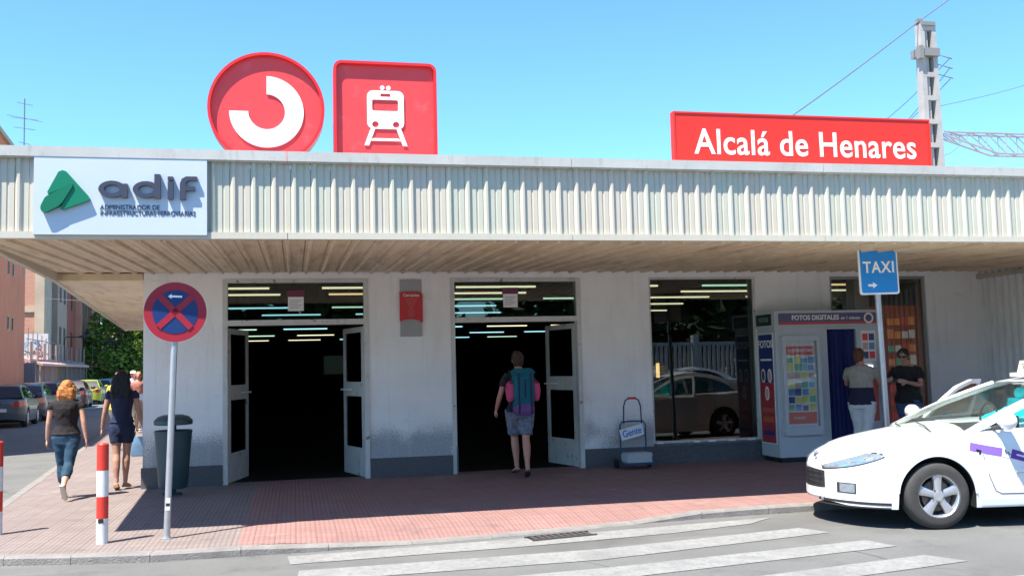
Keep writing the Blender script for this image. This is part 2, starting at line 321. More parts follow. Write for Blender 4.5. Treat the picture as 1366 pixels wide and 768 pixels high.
for x0, x1 in ((-1.03,1.09),(2.34,4.43),(5.58,7.44),(8.80,10.62)): MB().box(x0, x1, 0, .3, 2.99, H+.1).obj('lintel', stucco, ST)
# side wall, back, rear
bw = MB(); bw.prism([(-2.13,.3),(-2.1,.3),(-5.6,40),(-5.9,40)], 0, 3.1, fn=lambda x,y,z:(x,z,y)); bw.obj('side_wall', stucco, ST); bw = MB(); bw.prism([(-2.09,.31),(-2.07,.31),(-5.5,40),(-5.58,40)], 0, 3.08, fn=lambda x,y,z:(x,z,y)); bw.obj('added_dark_lining', dark_in, ST)  # second sheet: added near-black lining so the side wall stays dark inside
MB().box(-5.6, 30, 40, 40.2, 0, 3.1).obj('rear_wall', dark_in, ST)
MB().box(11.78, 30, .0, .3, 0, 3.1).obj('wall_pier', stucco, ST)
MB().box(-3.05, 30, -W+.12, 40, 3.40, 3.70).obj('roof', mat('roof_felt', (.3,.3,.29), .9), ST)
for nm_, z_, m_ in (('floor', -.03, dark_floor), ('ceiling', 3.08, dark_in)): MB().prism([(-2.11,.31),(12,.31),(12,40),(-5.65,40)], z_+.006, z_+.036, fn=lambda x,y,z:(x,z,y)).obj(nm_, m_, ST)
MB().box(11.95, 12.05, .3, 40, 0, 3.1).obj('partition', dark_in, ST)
# fascia panels, each a folded pan
def fascia_pan():
    b = MB(); prof = [(0,0),(.028,-.034),(.05,-.034),(.066,-.008),(.125,-.008),(.13,-.0),(.145,0),(.15,-.008),(.197,-.008),(.197,.004),(0,.012)]
    b.loft([[(x, y, z) for x, y in prof] for z in (0, .72)]); return b.mesh('fascia_panel', [cream])
pans = []
for c in creams:
    me = fascia_pan(); me.materials.clear(); me.materials.append(c); pans.append(me)
x = -3.03
while x < 20:
    if not (-2.46 < x < -.9): link('fascia_panel', pans[rnd.choice([0, 0, 1, 2, 1])], ST, (x, -W, 3.02))
    x += .2
MB().box(-2.5,-.8,-W-.004,-W+.02,3.02,3.74).obj('fascia_backing', cream, ST)
for i in range(8):
    x0, x1 = -3.06+i*3, -3.06+i*3+2.994
    MB().box(x0, x1, -W-.07, -W+.06, 3.735, 3.748).obj('lip_underside', cap_m, ST); MB().prism([(-W-.085,3.745),(-W-.085,3.845),(-W+.3,3.86),(-W+.3,3.84),(-W-.07,3.83),(-W-.07,3.745)], x0, x1, fn=lambda a,y,z:(y,a,z)).obj('roof_edge_trim', cap_m, ST)
    MB().box(x0, x1, -W-.05, -W+.06, 2.952, 3.02).obj('bottom_trim', cream, ST)
MB().box(-3.06,-3.03,-W,17,2.95,3.84).obj('side_fascia', cap_m, ST) if False else None
b = MB(); b.prism([(-3.06,-W-.05),(-3.0,-W-.05),(-3.28,-.0),(-5.0,17),(-5.06,17),(-3.34,0)], 2.955, 3.84, fn=lambda x,y,z:(x,z,y)); b.obj('side_fascia', cream, ST)
# soffit panels running from fascia to wall, each with a rib
def soffit_mesh(ma):
    b = MB(); z1 = H-zsoff(-W)
    prof = [(0,0),(.03,0),(.045,-.03),(.065,-.03),(.08,0),(.15,0),(.155,.004),(.163,.004),(.168,0),(.232,0),(.232,.012),(0,.012)]
    b.loft([[(x, 0, z) for x, z in prof], [(x, W-.08, z+z1) for x, z in prof]]); return b.mesh('soffit_panel', [ma])
sm = [soffit_mesh(c) for c in soff]
x = -3.0; k = 0
while x < 20:
    o = link('soffit_panel', sm[rnd.choice([0, 1, 2, 3, 0, 1])], ST, (x, -W+.06, zsoff(-W)-.002)); 
    x += .24; k += 1
b = MB(); b.prism([(-3.02,-W+.06),(-2.99,-W+.06),(-2.99,0),(-3.33,0)], H-.01, H+.01, fn=lambda x,y,z:(x,z,y+(H-y)*0)); o = b.obj('soffit_edge', soff[0], ST)
for v in o.data.vertices: v.co.z = zsoff(v.co.y)+.002*(1 if v.co.z > H else -1)
# side canopy (smooth boards along the side street)
MB().box(-3.36, -2.14, -.012, .05, 2.975, 3.075).obj('canopy_beam', soff[0], ST)
for i in range(17):
    y0 = .05+i; y1 = y0+.985; xl = lambda y: -3.30-.1*y; xr = lambda y: -2.1-.09*y
    b = MB(); b.prism([(xl(y0),y0),(xr(y0),y0),(xr(y1),y1),(xl(y1),y1)], 2.975, 3.0, fn=lambda x,y,z:(x,z,y)); b.obj('canopy_board', soff[i % 4], ST)
MB().prism([(-3.3,0),(-2.1,0),(-3.6,17),(-5.0,17)], 3.3, 3.7, fn=lambda x,y,z:(x,z,y)).obj('canopy_roof', cap_m, ST)
# corrugated side wall at the right end
cr = mat('grey_corrugated_metal', (.78,.78,.76), .5, 0, .08, 2)
b = MB()
for i in range(26):
    y = -.02-i*.165
    M = None; b = MB(); b.loft([[(11.70+dx, y+dy, z) for dx, dy in ((.02,0),(.0,-.03),(.0,-.07),(-.035,-.085),(-.035,-.135),(.02,-.155),(.04,-.155),(.04,0))] for z in (0, zsoff(y)-.03)]); b.obj('corrugated_panel', cr, ST)
MB().box(11.62,11.78,-4.4,0,2.93,3.0).obj('wall_head_trim', cream, ST)
# door and window frames, each with a pane
def frame(x0, x1, z0, z1, t=.06, y0=.02, y1=.12, bars=(), name='frame', ma=frame_m, gm=glz, pane=True):
    q = MB(); q.prism([(x0,z0),(x1,z0),(x1,z1),(x0,z1)], y0, y1, [[(x0+t,z0+t),(x1-t,z0+t),(x1-t,z1-t),(x0+t,z1-t)]]); f = q.obj(name, ma, ST)
    if pane: MB().box(x0+t, x1-t, (y0+y1)/2, (y0+y1)/2+.006, z0+t, z1-t).obj('pane', gm, f)
    return f
for x0, x1 in ((-1.03,1.09),(2.34,4.43)):
    q = MB(); t_ = .07
    q.prism([(x0,0),(x0+t_,0),(x0+t_,2.3),(x1-t_,2.3),(x1-t_,0),(x1,0),(x1,2.99),(x0,2.99)], -.015, .14, [[(x0+t_,2.38),(x1-t_,2.38),(x1-t_,2.93),(x0+t_,2.93)]])
    q.box(x1-.012-.06, x1-.072+.012, -.02,-.015, 1.25,1.4)
    f = q.obj('door_frame', frame_m, ST); MB().box(x0+t_, x1-t_, .04, .046, 2.38, 2.93).obj('transom_pane', glz, f)
frame(5.58, 7.44, .325, 2.99, .035, .03, .1, name='window_frame', ma=frame_m)
frame(8.80, 10.62, .235, 2.99, .05, .03, .1, name='window_frame', ma=mat('grey_frame', (.3,.3,.29), .5, 0, .1, 3))
def leaf(hx, hy, ang, w=.98, side=1):
    d = link('door', None, ST, (hx, hy, .01), (0, 0, ang))
    s = side; X = lambda a, c: (min(s*a, s*c), max(s*a, s*c))
    q = MB(); q.prism([(s*0,0),(s*w,0),(s*w,2.26),(s*0,2.26)], -.02, .02, [[(s*.09,.42),(s*(w-.09),.42),(s*(w-.09),1.2),(s*.09,1.2)], [(s*.09,1.42),(s*(w-.09),1.42),(s*(w-.09),2.18),(s*.09,2.18)]])
    q.obj('door_leaf_frame', frame_m, d)
    for z0, z1 in ((.42,1.2),(1.42,2.18)): a, c = X(.09, w-.09); MB().box(a, c, -.003, .003, z0, z1).obj('pane', glz_door, d)
    q = MB()
    for yy in (-.05, .05): q.tube([(s*(w-.4),yy*.4,1.3),(s*(w-.35),yy*1.3,1.3),(s*(w-.02),yy*1.3,1.3),(s*(w-.01),yy*.4,1.3)], .014, 8)
    q.obj('handle', white, d, smooth=True)
    return d
# door leaves swung outwards/inwards
leaf(-.97, .15, math.radians(76), side=1)
leaf(1.03, .13, math.radians(-75), side=-1)
leaf(2.4, .15, math.radians(88), side=1)
leaf(4.37, .13, math.radians(-76), side=-1)
for hx in (2.4,): MB().box(hx-.0, hx+.02, -.03, -.015, 0, .42).obj('chipped_edge', plinth, ST)
# notices on the transoms
for i, (x, z) in enumerate(((.02, 2.72), (3.30, 2.74))):
    n = thing('notice', ('paper notice taped inside the glass above the left entrance', 'paper notice taped inside the glass above the right entrance')[i], 'notice', (x, .03, z))
    MB().box(-.115,.115,-.002,.002,-.21,.0).obj('paper', white, n); MB().box(-.13,.13,-.0,.004,.0,.1).obj('heading', mat('maroon_print', (.16,.03,.07), .6) if i == 0 else bpy.data.materials['maroon_print'], n)
    for k in range(6): MB().box(-.09,.09-.03*(k % 3),-.0035,-.002,-.05-k*.025,-.042-k*.025).obj('printed_line', mat('grey_print', (.35,.35,.36), .6) if i+k == 0 else bpy.data.materials['grey_print'], n)
# wall banner on the middle pier
n = thing('wall_plaque', 'grey wall plate with a red ribbon shaped notice between the entrances', 'plaque', (1.735, -.005, 2.1))
MB().box(-.165,.165,-.02,0,0,.87).obj('back_plate', mat('plate_grey', (.36,.36,.37), .4), n)
pts = [(-.16,.22),(-.13,.25),(0,.265),(.13,.24),(.16,.2),(.175,.23),(.175,.63),(.16,.66),(.1,.68),(-.1,.68),(-.16,.665),(-.175,.69),(-.175,.25)]
MB().prism(pts, -.05, -.022).obj('red_ribbon', mat('ribbon_red', (.55,.03,.035), .5, 0, .1, 6), n)
text('Cercanías', .062, (0,-.053,.625), letter, n, depth=.002, bold=.0008)
for k in range(9): text(('Estación de tren','venta de billetes','información','horarios','trenes','servicio','atención','al cliente','24 horas')[k], .026, (0,-.053,.57-k*.033), mat('print_pink', (.75,.3,.3), .6) if k == 0 else bpy.data.materials['print_pink'], n, name='small_print', depth=.002)
# ------------------------------------------------------------------ hall lights
tubes = [mat('tube_warm', (1,1,1), .5, emit=((1,.68,.32), .5)), mat('tube_green', (1,1,1), .5, emit=((.6,1,.72), .42)), mat('tube_cyan', (1,1,1), .5, emit=((.42,.9,1), .5)), mat('tube_cream', (1,1,1), .5, emit=((1,.93,.6), .5))]
fix_m = MB().box(-.75,.75,-.07,.07,.03,.07).mesh('housing', dark_in)
tub_m = [MB().tube([(-.7,0,0),(.7,0,0)], .017, 8).mesh('light_tube', t_) for t_ in tubes]
rown = ['front', 'second', 'third', 'fourth', 'fifth', 'sixth', 'seventh', 'eighth']
for r_, y in enumerate((1.6, 3.0, 4.6, 6.8, 9.6, 13.2, 18, 24, 30)):
    off = rnd.uniform(-.6, .6)
    for c in range(-3 if y > 9 else 0, 6):
        x = -1.4+off+c*2.25+(y*.18 if y < 9 else 1.6); k = rnd.choice([0, 3, 3, 1] if y < 6 else [1, 3, 2, 2])
        if x > 11 or x < -1.1-.09*y: continue
        if rnd.random() < (.3 if y < 12 else .05): continue
        o = link('ceiling_light', None, None, (x, y, 2.98), None, 'long fluorescent tube light under the dark hall ceiling', 'ceiling light', 'fluorescent lights on the hall ceiling')
        link('housing', fix_m, o); link('light_tube', tub_m[k], o)
# ------------------------------------------------------------------ adif panel
AD = thing('name_panel', 'white adif name panel with green logo on the left of the canopy edge', 'sign', (-1.645, -W-.05, 2.985))
pan = mat('panel_white', (.5,.56,.63), .35, 0, .02, 2)
MB().box(-.8,.8,-.03,.04,0,.785).obj('panel', pan, AD)
def pxz(x, y): return ((x-161.5)/144.5, (316.5-y)/140.5)
gm = mat('logo_green', (.0,.17,.085), .4)
tri_ = [pxz(*q) for q in ((84,229.5),(89,231),(118,264),(120.5,268.5),(118,271),(85,283.5),(82,282),(96,252),(94,249),(66,262.5),(65,259.5),(79,232))]
MB().prism(tri_, -.075, -.03).obj('logo_triangle', gm, AD)
MB().prism([pxz(*q) for q in ((57,283),(57,279),(62,268),(66,264.5),(96,247.5),(98.5,249),(98,252),(85,274),(80,279),(64,287.5),(59,287))], -.09, -.03).obj('logo_leaf', mat('logo_green_dark', (.0,.14,.07), .4), AD)
am = mat('letter_slate', (.045,.05,.075), .4)
def ring(cx, cy, rx, ry, t): return [pxz(*q) for q in arc(cx, cy, rx, ry, 0, 360, 28)[:-1]], [pxz(*q) for q in arc(cx, cy, rx-t-1, ry-t+1, 0, 360, 28)[:-1]]
o_, i_ = ring(149.5, 254.5, 18, 11.5, 6.5); MB().prism(o_, -.08, -.03, [i_]).prism([pxz(*q) for q in ((162,247),(170,247),(170,266),(162,266))], -.082, -.03).obj('letter', am, AD)
o_, i_ = ring(195, 254.5, 18, 11.5, 6.5); MB().prism(o_, -.08, -.03, [i_]).prism([pxz(*q) for q in ((206,233),(214,233),(214,266.5),(206,266.5))], -.082, -.03).obj('letter', am, AD)
MB().prism([pxz(*q) for q in ((224,243),(231.5,243),(231.5,267.5),(224,267.5))], -.08, -.03).prism([pxz(*q) for q in ((224,236),(231.5,236),(231.5,241),(224,241))], -.08, -.03).obj('letter', am, AD)
MB().prism([pxz(*q) for q in ((240.5,268),(240.5,246),(243,239),(249,235.5),(264,235.5),(264,241),(252,241),(248.5,244),(248.5,250),(261,250),(261,255.5),(248.5,255.5),(248.5,268))], -.08, -.03).obj('letter', am, AD)
text('ADMINISTRADOR DE', .066, (*[(pxz(133,279))[0]], -.033, pxz(133,279)[1]), am, AD, depth=.006, bold=.0, align='LEFT', xs=.88)
text('INFRAESTRUCTURAS FERROVIARIAS', .064, (pxz(133,287)[0], -.033, pxz(133,287)[1]), am, AD, depth=.006, bold=.0, align='LEFT', xs=.86)
# ------------------------------------------------------------------ roof signs
SY = -W+.35
cs = thing('roundel_sign', 'round red roof sign with a white open ring', 'sign', (-.275, SY, 4.40))
MB().prism(circ(0,0,.605,64), -.0, .22, [circ(0,0,.575,64)]).obj('rim', red, cs, smooth=True)
MB().cyl((0,.05,0), .578, .1, 64, 'y').obj('face', pinkred, cs)
a1 = arc(0,-.03,.385,.385,90,-180,40); a2 = arc(0,-.03,.19,.19,-180,90,40); MB().prism(a1+a2, .035, .052).obj('open_ring_symbol', letter, cs)
MB().box(-.4,-.34,.1,.16,-.62,-.3).box(.34,.4,.1,.16,-.62,-.3).obj('support', alu, cs)
q = thing('train_sign', 'square red roof sign with rounded corners and a white train pictogram', 'sign', (.985, SY, 3.73))
MB().prism(rrect(-.56,.56,0,1.225,.09,8), 0, .22, [rrect(-.53,.53,.03,1.195,.065,8)]).obj('rim', red, q)
MB().prism(rrect(-.532,.532,.028,1.197,.067,8), .05, .15).obj('face', pinkred, q)
def tz(x, y): return ((x-512.5)/120, (207-y)/124+.20)   # pictogram in sign coordinates
MB().prism([tz(*p) for p in rrect(488.5,536.5,118.5,171,8,5)], .036, .052, [[tz(*p) for p in rrect(495,529,131,146.5,2.5,3)], [tz(*p) for p in circ(499,165,4.3,16)], [tz(*p) for p in circ(526,165,4.3,16)], [tz(*p) for p in ((506,122.5),(519,122.5),(519,127),(506,127))]]).obj('train_symbol', letter, q)
for sgn in (-1, 1):
    MB().prism([tz(512.5+sgn*a, c) for a, c in ((14,171.2),(20,171.2),(28,194),(22,194))], .036, .052).obj('rail_symbol', letter, q); MB().prism([tz(512.5+sgn*4+a, c+114.5) for a, c in circ(0,0,3,12)], .036, .052).obj('lamp_symbol', letter, q)
MB().prism([tz(*p) for p in ((496,184),(529,184),(532,187.5),(493,187.5))], .036, .052).obj('sleeper_symbol', letter, q)
q = thing('station_name_sign', 'long red roof sign reading Alcalá de Henares in white', 'sign', (5.95, -W+.3, 3.75))
MB().box(-1.65,1.65,0,.07,.02,.73).obj('sign_box', mat('name_sign_red', (.72,.028,.015), .45, 0, .03, 2), q)
b = MB(); b.prism([(-1.67,0),(1.67,0),(1.67,.75),(-1.67,.75)], -.01, .09, [[(-1.65,.02),(1.65,.02),(1.65,.73),(-1.65,.73)]]); b.obj('sign_frame', bpy.data.materials['name_sign_red'], q)
text('Alcalá de Henares', .42, (.03,-.003,.39), letter, q, depth=.004, bold=.005, xs=.89, sp=1.05)
# ------------------------------------------------------------------ street furniture
q = thing('no_parking_sign', 'round blue and red no stopping sign on a galvanised pole', 'sign', (-1.25, -4.6, 0), .05); q.rotation_euler = (0, math.radians(2.0), .05)
MB().tube([(0,0,-.05),(.0,0,1.2),(0.0,0,2.45)], .032, 14).obj('pole', alu, q, smooth=True)
MB().cyl((0,-.035,2.24), .3, .012, 48, 'y').obj('disc_back', alu, q)
sred = mat('sign_ring_red', (.33,.014,.03), .4, 0, .05, 6)
MB().prism([(x, z+2.24) for x, z in circ(0,0,.3,48)], -.043, -.037).obj('red_ring', sred, q)
MB().prism([(x, z+2.24) for x, z in circ(0,0,.218,48)], -.047, -.044).obj('blue_disc', mat('nop_blue', (.008,.032,.13), .4), q)
b = MB()
for a in (45, -45): b.box(-.22,.22,-.052,-.048,-.031,.031, M=Matrix.Translation((0,0,2.24)) @ Matrix.Rotation(math.radians(a), 4, 'Y'))
b.obj('red_cross', sred, q)
b = MB(); b.prism([(-.075,2.395),(-.04,2.42),(-.04,2.405),(.06,2.405),(.06,2.385),(-.04,2.385),(-.04,2.37)], -.056, -.053); b.obj('arrow', white, q)
MB().box(-.02,.02,-.0335,-.032,.28,.4).obj('sticker', white, q); MB().box(-.018,.018,-.0345,-.0336,.32,.35).obj('sticker_print', blackp, q)
MB().cyl((0,0,0), .06, .012, 16).obj('base_plate', alu, q)
redb = mat('bollard_red', (.6,.035,.02), .5, 0, .12, 8); whb = mat('bollard_white', (.66,.66,.64), .5, 0, .1, 8)
for i, (x, y) in enumerate(((-1.84,-4.65),(-3.04,-3.70))):
    q = thing('bollard', ('red and white banded bollard beside the no stopping sign', 'red and white banded bollard cut by the left picture edge')[i], 'bollard', (x, y, 0), 0, 'striped bollards at the corner')
    b = MB(); z = 0
    for k, (z0, z1) in enumerate(((0,.24),(.24,.45),(.45,.70),(.70,.95))):
        bb = MB(); bb.cyl((0,0,z0), .055, z1-z0, 24)
        bb.obj('white_band' if k % 2 == 0 else 'red_band', whb if k % 2 == 0 else redb, q, smooth=True)
    MB().cyl((0,0,.95), .055, .012, 24, r2=.045).obj('cap', redb, q, smooth=True)
    MB().box(-.03,.02,-.057,-.054,.2,.24).obj('sticker', blackp, q)
q = thing('litter_bin', 'dark green litter bin with a domed rain hood in front of the corner pier', 'litter bin', (-1.6, -1.0, 0), .2)
gb = mat('bin_green', (.03,.065,.075), .45, 0, .1, 5)
b = MB(); b.loft([[(r*math.cos(2*PI*k/28), r*.9*math.sin(2*PI*k/28), z) for k in range(28)] for z, r in ((.1,.17),(.14,.19),(.5,.215),(.82,.24),(.86,.25),(.87,.235),(.7,.22))]); b.obj('bin_body', gb, q, smooth=True)
b = MB(); b.loft([[(r*math.cos(2*PI*k/28), r*.9*math.sin(2*PI*k/28), z) for k in range(28)] for z, r in ((.94,.23),(.95,.25),(1.0,.25),(1.05,.2),(1.075,.12))]); b.obj('rain_hood', gb, q, smooth=True)
MB().box(-.05,.05,.13,.17,.0,1.0).obj('post', gb, q); MB().box(-.12,.12,.08,.2,0,.03).obj('base_plate', gb, q)
MB().box(-.30,-.2,-.12,.05,0,.5).obj('base_plate', gb, q) if False else None
q = thing('taxi_sign', 'blue TAXI sign with a white arrow on a steel pole behind the taxi', 'sign', (7.42, -3.6, 0), .0)
q.rotation_euler = (0, math.radians(-1.2), .02)
MB().tube([(0,0,-.05),(0,0,1.5),(0,0,3.0)], .038, 14).obj('pole', alu, q, smooth=True)
MB().prism(rrect(-.285,.285,2.42,3.07,.035,5), -.06, -.04).obj('white_border', white, q)
MB().prism(rrect(-.262,.262,2.443,3.047,.03,5), -.066, -.061).obj('blue_face', bluesign, q)
text('TAXI', .205, (0,-.07,2.765), white, q, depth=.004, bold=.004, xs=.93, sp=1.12)
b = MB(); b.prism([(-.17,2.525),(-.1,2.525),(-.1,2.50),(-.04,2.54),(-.1,2.58),(-.1,2.555),(-.17,2.555)], -.071, -.067); b.obj('arrow', white, q)
# hand trolley
q = thing('hand_trolley', 'blue tube hand trolley with a stack of newspapers and a Gente placard', 'trolley', (5.12, -.32, 0), .05)
bt = mat('trolley_blue', (.02,.06,.12), .4)
b = MB(); b.tube([(-.21,0,.1),(-.21,0,.66),(-.18,0,.71),(0,0,.72),(.18,0,.71),(.21,0,.66),(.21,0,.1)], .013, 8); b.tube([(-.15,0,.68),(-.14,0,.95),(-.11,0,1.04),(-.05,0,1.07),(.05,0,1.07),(.11,0,1.04),(.14,0,.95),(.15,0,.68)], .012, 8)
for z in (.25, .5): b.tube([(-.21,0,z),(.21,0,z)], .01, 8)
b.obj('tube_frame', bt, q, smooth=True)
MB().tube([(-.07,0,1.072),(.07,0,1.072)], .017, 8).obj('grip', redb, q)
MB().box(-.27,.27,-.3,.02,.07,.1).obj('base_plate', bt, q)
for s in (-1, 1): MB().cyl((s*.27-.02,.04,.08), .075, .04, 18, 'x').obj('wheel', black, q, smooth=True)
MB().box(-.19,.19,-.008,.008,-.085,.085).obj('placard', white, q).matrix_basis = Matrix.Translation((-.03,-.03,.55)) @ Matrix.Rotation(-.22, 4, 'Y')
o = text('Gente', .15, (0,0,0), bluesign, q, depth=.004, bold=.002, xs=.85); o.matrix_basis = Matrix.Translation((-.03,-.043,.55)) @ Matrix.Rotation(-.22, 4, 'Y') @ Matrix.Rotation(PI/2, 4, 'X')
nb = thing('newspaper_stack', 'low stack of white newspapers on the hand trolley base', 'newspapers', (5.12, -.46, .105), .05)
for k in range(6): MB().box(-.2+rnd.uniform(-.01,.01),.2+rnd.uniform(-.01,.01),-.13,.13,k*.024,k*.024+.021).obj('newspaper', mat('newsprint', (.5,.51,.52), .8, 0, .1, 30) if k == 0 else bpy.data.materials['newsprint'], nb)
# ------------------------------------------------------------------ photo booth
bo = thing('photo_booth', 'grey photo booth with FOTOS side panel, poster case and blue curtain', 'photo booth', (7.42, -.66, 0))
bg_ = mat('booth_grey', (.46,.5,.52), .4, 0, .04, 3)
BW, BD = 1.82, .62
b = MB(); b.box(0,.9,0,BD,.08,2.12); b.box(1.42,BW,0,BD,.08,2.12); b.box(.9,1.42,.3,BD,.08,2.12); b.box(.9,1.42,0,.3,.08,.2); b.obj('cabinet', bg_, bo)
MB().box(.05,BW-.05,.05,BD,0,.08).obj('plinth', blackp, bo)
MB().box(-.03,BW+.03,-.05,BD,2.12,2.38).obj('header_box', bg_, bo)
b = MB(); b.prism([(.04,2.16),(BW-.04,2.16),(BW-.04,2.34),(.04,2.34)], -.056, -.052); b.obj('header_band', mat('booth_purple', (.1,.08,.2), .4), bo)
MB().box(.04,BW-.04,-.06,-.057,2.16,2.2).obj('header_strip', mat('booth_red', (.5,.06,.06), .4), bo)
text('FOTOS DIGITALES', .105, (.68,-.06,2.265), white, bo, depth=.004, bold=.003, xs=.97); text('en 1 minuto', .07, (1.3,-.06,2.255), white, bo, depth=.004, bold=.001)
b = MB(); b.prism([(x+1.62, z+2.25) for x, z in circ(0,0,.085,20)], -.066, -.06, [[(x*.7+1.62, z*.7+2.25) for x, z in circ(0,0,.085,20)]]); b.obj('camera_emblem', white, bo)
MB().box(-.034,-.03,.05,BD-.05,2.16,2.34).obj('side_header', blackp, bo); text('FOTOS', .1, (-.037,BD/2,2.25), mat('booth_green', (.2,.4,.3), .5), bo, depth=.004, rot=(PI/2,0,-PI/2))
# side panel (left face, facing -x)
b = MB(); b.prism([(.06,.28),(BD-.05,.28),(BD-.05,2.04),(.06,2.04)], 0, .01, fn=lambda x,y,z:(-.012+y-.004, x, z)); b.obj('panel_border', white, bo)
MB().box(-.02,-.016,.08,BD-.07,.3,1.25).obj('side_print_red', mat('booth_deepred', (.4,.03,.05), .45, 0, .2, 9), bo); MB().box(-.02,-.016,.08,BD-.07,1.252,2.02).obj('side_print_blue', deepblue, bo)
text('FOTOS', .165, (-.022,.315,1.86), white, bo, depth=.003, bold=.003, rot=(PI/2,0,-PI/2), xs=.95)
skin1 = mat('printed_skin', (.6,.38,.3), .6); hair1 = mat('printed_hair', (.1,.06,.05), .6)
for i, (y, z) in enumerate(((.2,1.36),(.42,1.36),(.31,1.08))):
    b = MB(); b.prism([(a*.8+y, c*1.25+z) for a, c in circ(0,0,.09,18)], -.0235, -.021, fn=lambda x,y,z:(y,x,z)); b.obj('portrait_hair', white if i < 3 else hair1, bo)
    b = MB(); b.prism([(a*.55+y, c*.9+z) for a, c in circ(0,0,.09,18)], -.0265, -.024, fn=lambda x,y,z:(y,x,z)); b.obj('portrait_face', skin1 if i != 1 else hair1, bo)
for k, (z, s) in enumerate(((1.6,.03),(.78,.07),(.62,.09),(.42,.07),(1.68,.025))): MB().box(-.0235,-.021,.12,BD-.13,z,z+s).obj('printed_band', (deepblue, mat('print_orange', (.5,.12,.05), .5))[k in (1, 2)] if k else white, bo)
# poster case
b = MB(); b.prism(rrect(.08,.74,.42,1.99,.03), -.07, 0, [rrect(.14,.68,.56,1.90,.01)]); b.obj('poster_case', bg_, bo)
pp = mat('poster_white', (.75,.75,.75), .4)
MB().box(.14,.68,-.01,-.004,.56,1.90).obj('case_back', pp, bo)
pc = [mat('p_red', (.75,.06,.05), .5), mat('p_green', (.1,.45,.25), .5), mat('p_yellow', (.75,.65,.12), .5), mat('p_blue', (.12,.3,.5), .5), mat('p_teal', (.2,.5,.55), .5), mat('p_orange', (.7,.25,.1), .5), mat('p_navy', (.05,.07,.2), .5), skin1]
MB().box(.17,.65,-.016,-.011,1.68,1.82).obj('poster_heading', pc[0], bo); text('FOTOMATON', .065, (.41,-.018,1.75), white, bo, depth=.003, bold=.002)
MB().box(.17,.65,-.016,-.011,.60,.78).obj('poster_footer', pc[0], bo); text('CARNET', .06, (.36,-.018,.69), letter, bo, depth=.003)
for r_ in range(7):
    for c in range(4):
        x = .175+c*.12+rnd.uniform(0,.012); z = .80+r_*.12+(.03 if r_ > 3 else 0)+rnd.uniform(0,.01)
        b = MB(); b.box(x,x+rnd.uniform(.085,.112),-.016,-.011,z,z+rnd.uniform(.075,.112)); b.obj('poster_photo', pc[rnd.choice([1, 2, 2, 3, 4, 5, 6, 7] if r_ < 5 else [1, 4, 3, 2, 0])], bo)
MB().box(.14,.68,-.045,-.04,.56,1.90).obj('case_glass', glass('case_pane', (.95,.97,.97), 1.4), bo)
b = MB(); rows = []
for i in range(40):
    x = .9+.52*i/39; y = .06+.018*math.sin(i*1.15)+.008*math.sin(i*2.7); rows.append([(x,y,.12),(x,y-.004,2.08)])
b.loft(rows, caps=False, closed=False); b.obj('curtain', mat('curtain_blue', (.008,.018,.12), .8), bo, smooth=True)
MB().box(.88,1.44,-.012,.03,2.08,2.115).obj('curtain_rail', alu, bo)
MB().box(1.5,1.76,-.012,-.002,1.55,2.05).obj('instruction_panel', pp, bo)
for r_ in range(3):
    for c in range(2): MB().box(1.52+c*.115,1.615+c*.115,-.016,-.0125,1.6+r_*.145,1.71+r_*.145).obj('panel_photo', pc[(6, 0, 7, 3, 0, 6)[r_*2+c]], bo)
MB().box(1.54,1.68,-.022,-.003,1.33,1.49).obj('lit_screen', mat('screen', (.9,.9,.9), .4, emit=((1,1,1), .8)), bo)
MB().box(1.5,1.76,-.014,-.002,.6,1.25).obj('orange_strip', mat('booth_orange', (.65,.12,.08), .5, 0, .2, 8), bo)
# shop display seen through the right window
packm = [mat('glow_packet%s' % n_, c_2, .5, emit=(c_2, .1)) for n_, c_2 in (('_red',(.6,.05,.03)),('_orange',(.8,.3,.05)),('_green',(.1,.45,.3)),('_white',(.7,.7,.65)))]  # faint glow added to the packet colours so the display reads brighter
k_ = thing('vending_display', 'dark red display cabinet with added faint glow inside the right window', 'display', (9.93, .22, .3))
MB().box(0,.62,0,.5,-.3,2.2).obj('cabinet', mat('cab_red_glow', (.22,.04,.02), .5, emit=((.6,.08,.03), .05)), k_)  # cabinet colour also given a slight glow, no lamp in it
for r_ in range(8):
    for c in range(4):
        MB().box(.05+c*.14,.05+c*.14+.1,-.02,.0,.25+r_*.23,.25+r_*.23+rnd.uniform(.1,.18)).obj('glow_packet', packm[rnd.choice([0, 1, 0, 3, 2, 1, 0])], k_)
MB().box(.3,.42,-.03,-.021,1.0,1.25).obj('glow_label', mat('lab', (.9,.7,.2), .5, emit=((1,.65,.2), .5)), k_)
k_ = thing('white_column', 'white column inside the right window beside the display cabinet', 'column', (9.62, .6, 0)); MB().box(0,.26,0,.26,0,3.05).obj('shaft', stucco, k_)
k_ = thing('display_case', 'pale counter with glass jars low inside the right window', 'counter', (9.0, .8, 0)); MB().box(0,.5,0,.4,0,1.0).obj('counter_body', bg_, k_); MB().box(-.02,.52,-.02,.42,1.0,1.04).obj('counter_top', pp, k_)
k_ = thing('far_shop_window', 'faint greenish lit window deep inside the hall beyond the left doorway', 'window', (1.1, 26, 1.45)); MB().box(0,2.6,0,.1,0,.75).obj('lit_glass', mat('faint_glass', (.02,.05,.04), .5, emit=((.5,.9,.7), .004)), k_)
for a in (0, .9, 1.8): MB().box(a,a+.05,-.03,0,-.02,.77).obj('mullion', dark_in, k_)
k_ = thing('hall_kiosk', 'dark ticket kiosk with small amber lamps inside the hall by the window', 'kiosk', (7.0, 4.5, 0)); MB().box(0,1.6,0,1.2,0,2.2).obj('kiosk_body', dark_in, k_); MB().box(.35,.42,-.02,0,1.3,1.6).obj('amber_lamp', mat('amber', (1,.6,.2), .5, emit=((1,.6,.2), .6)), k_)
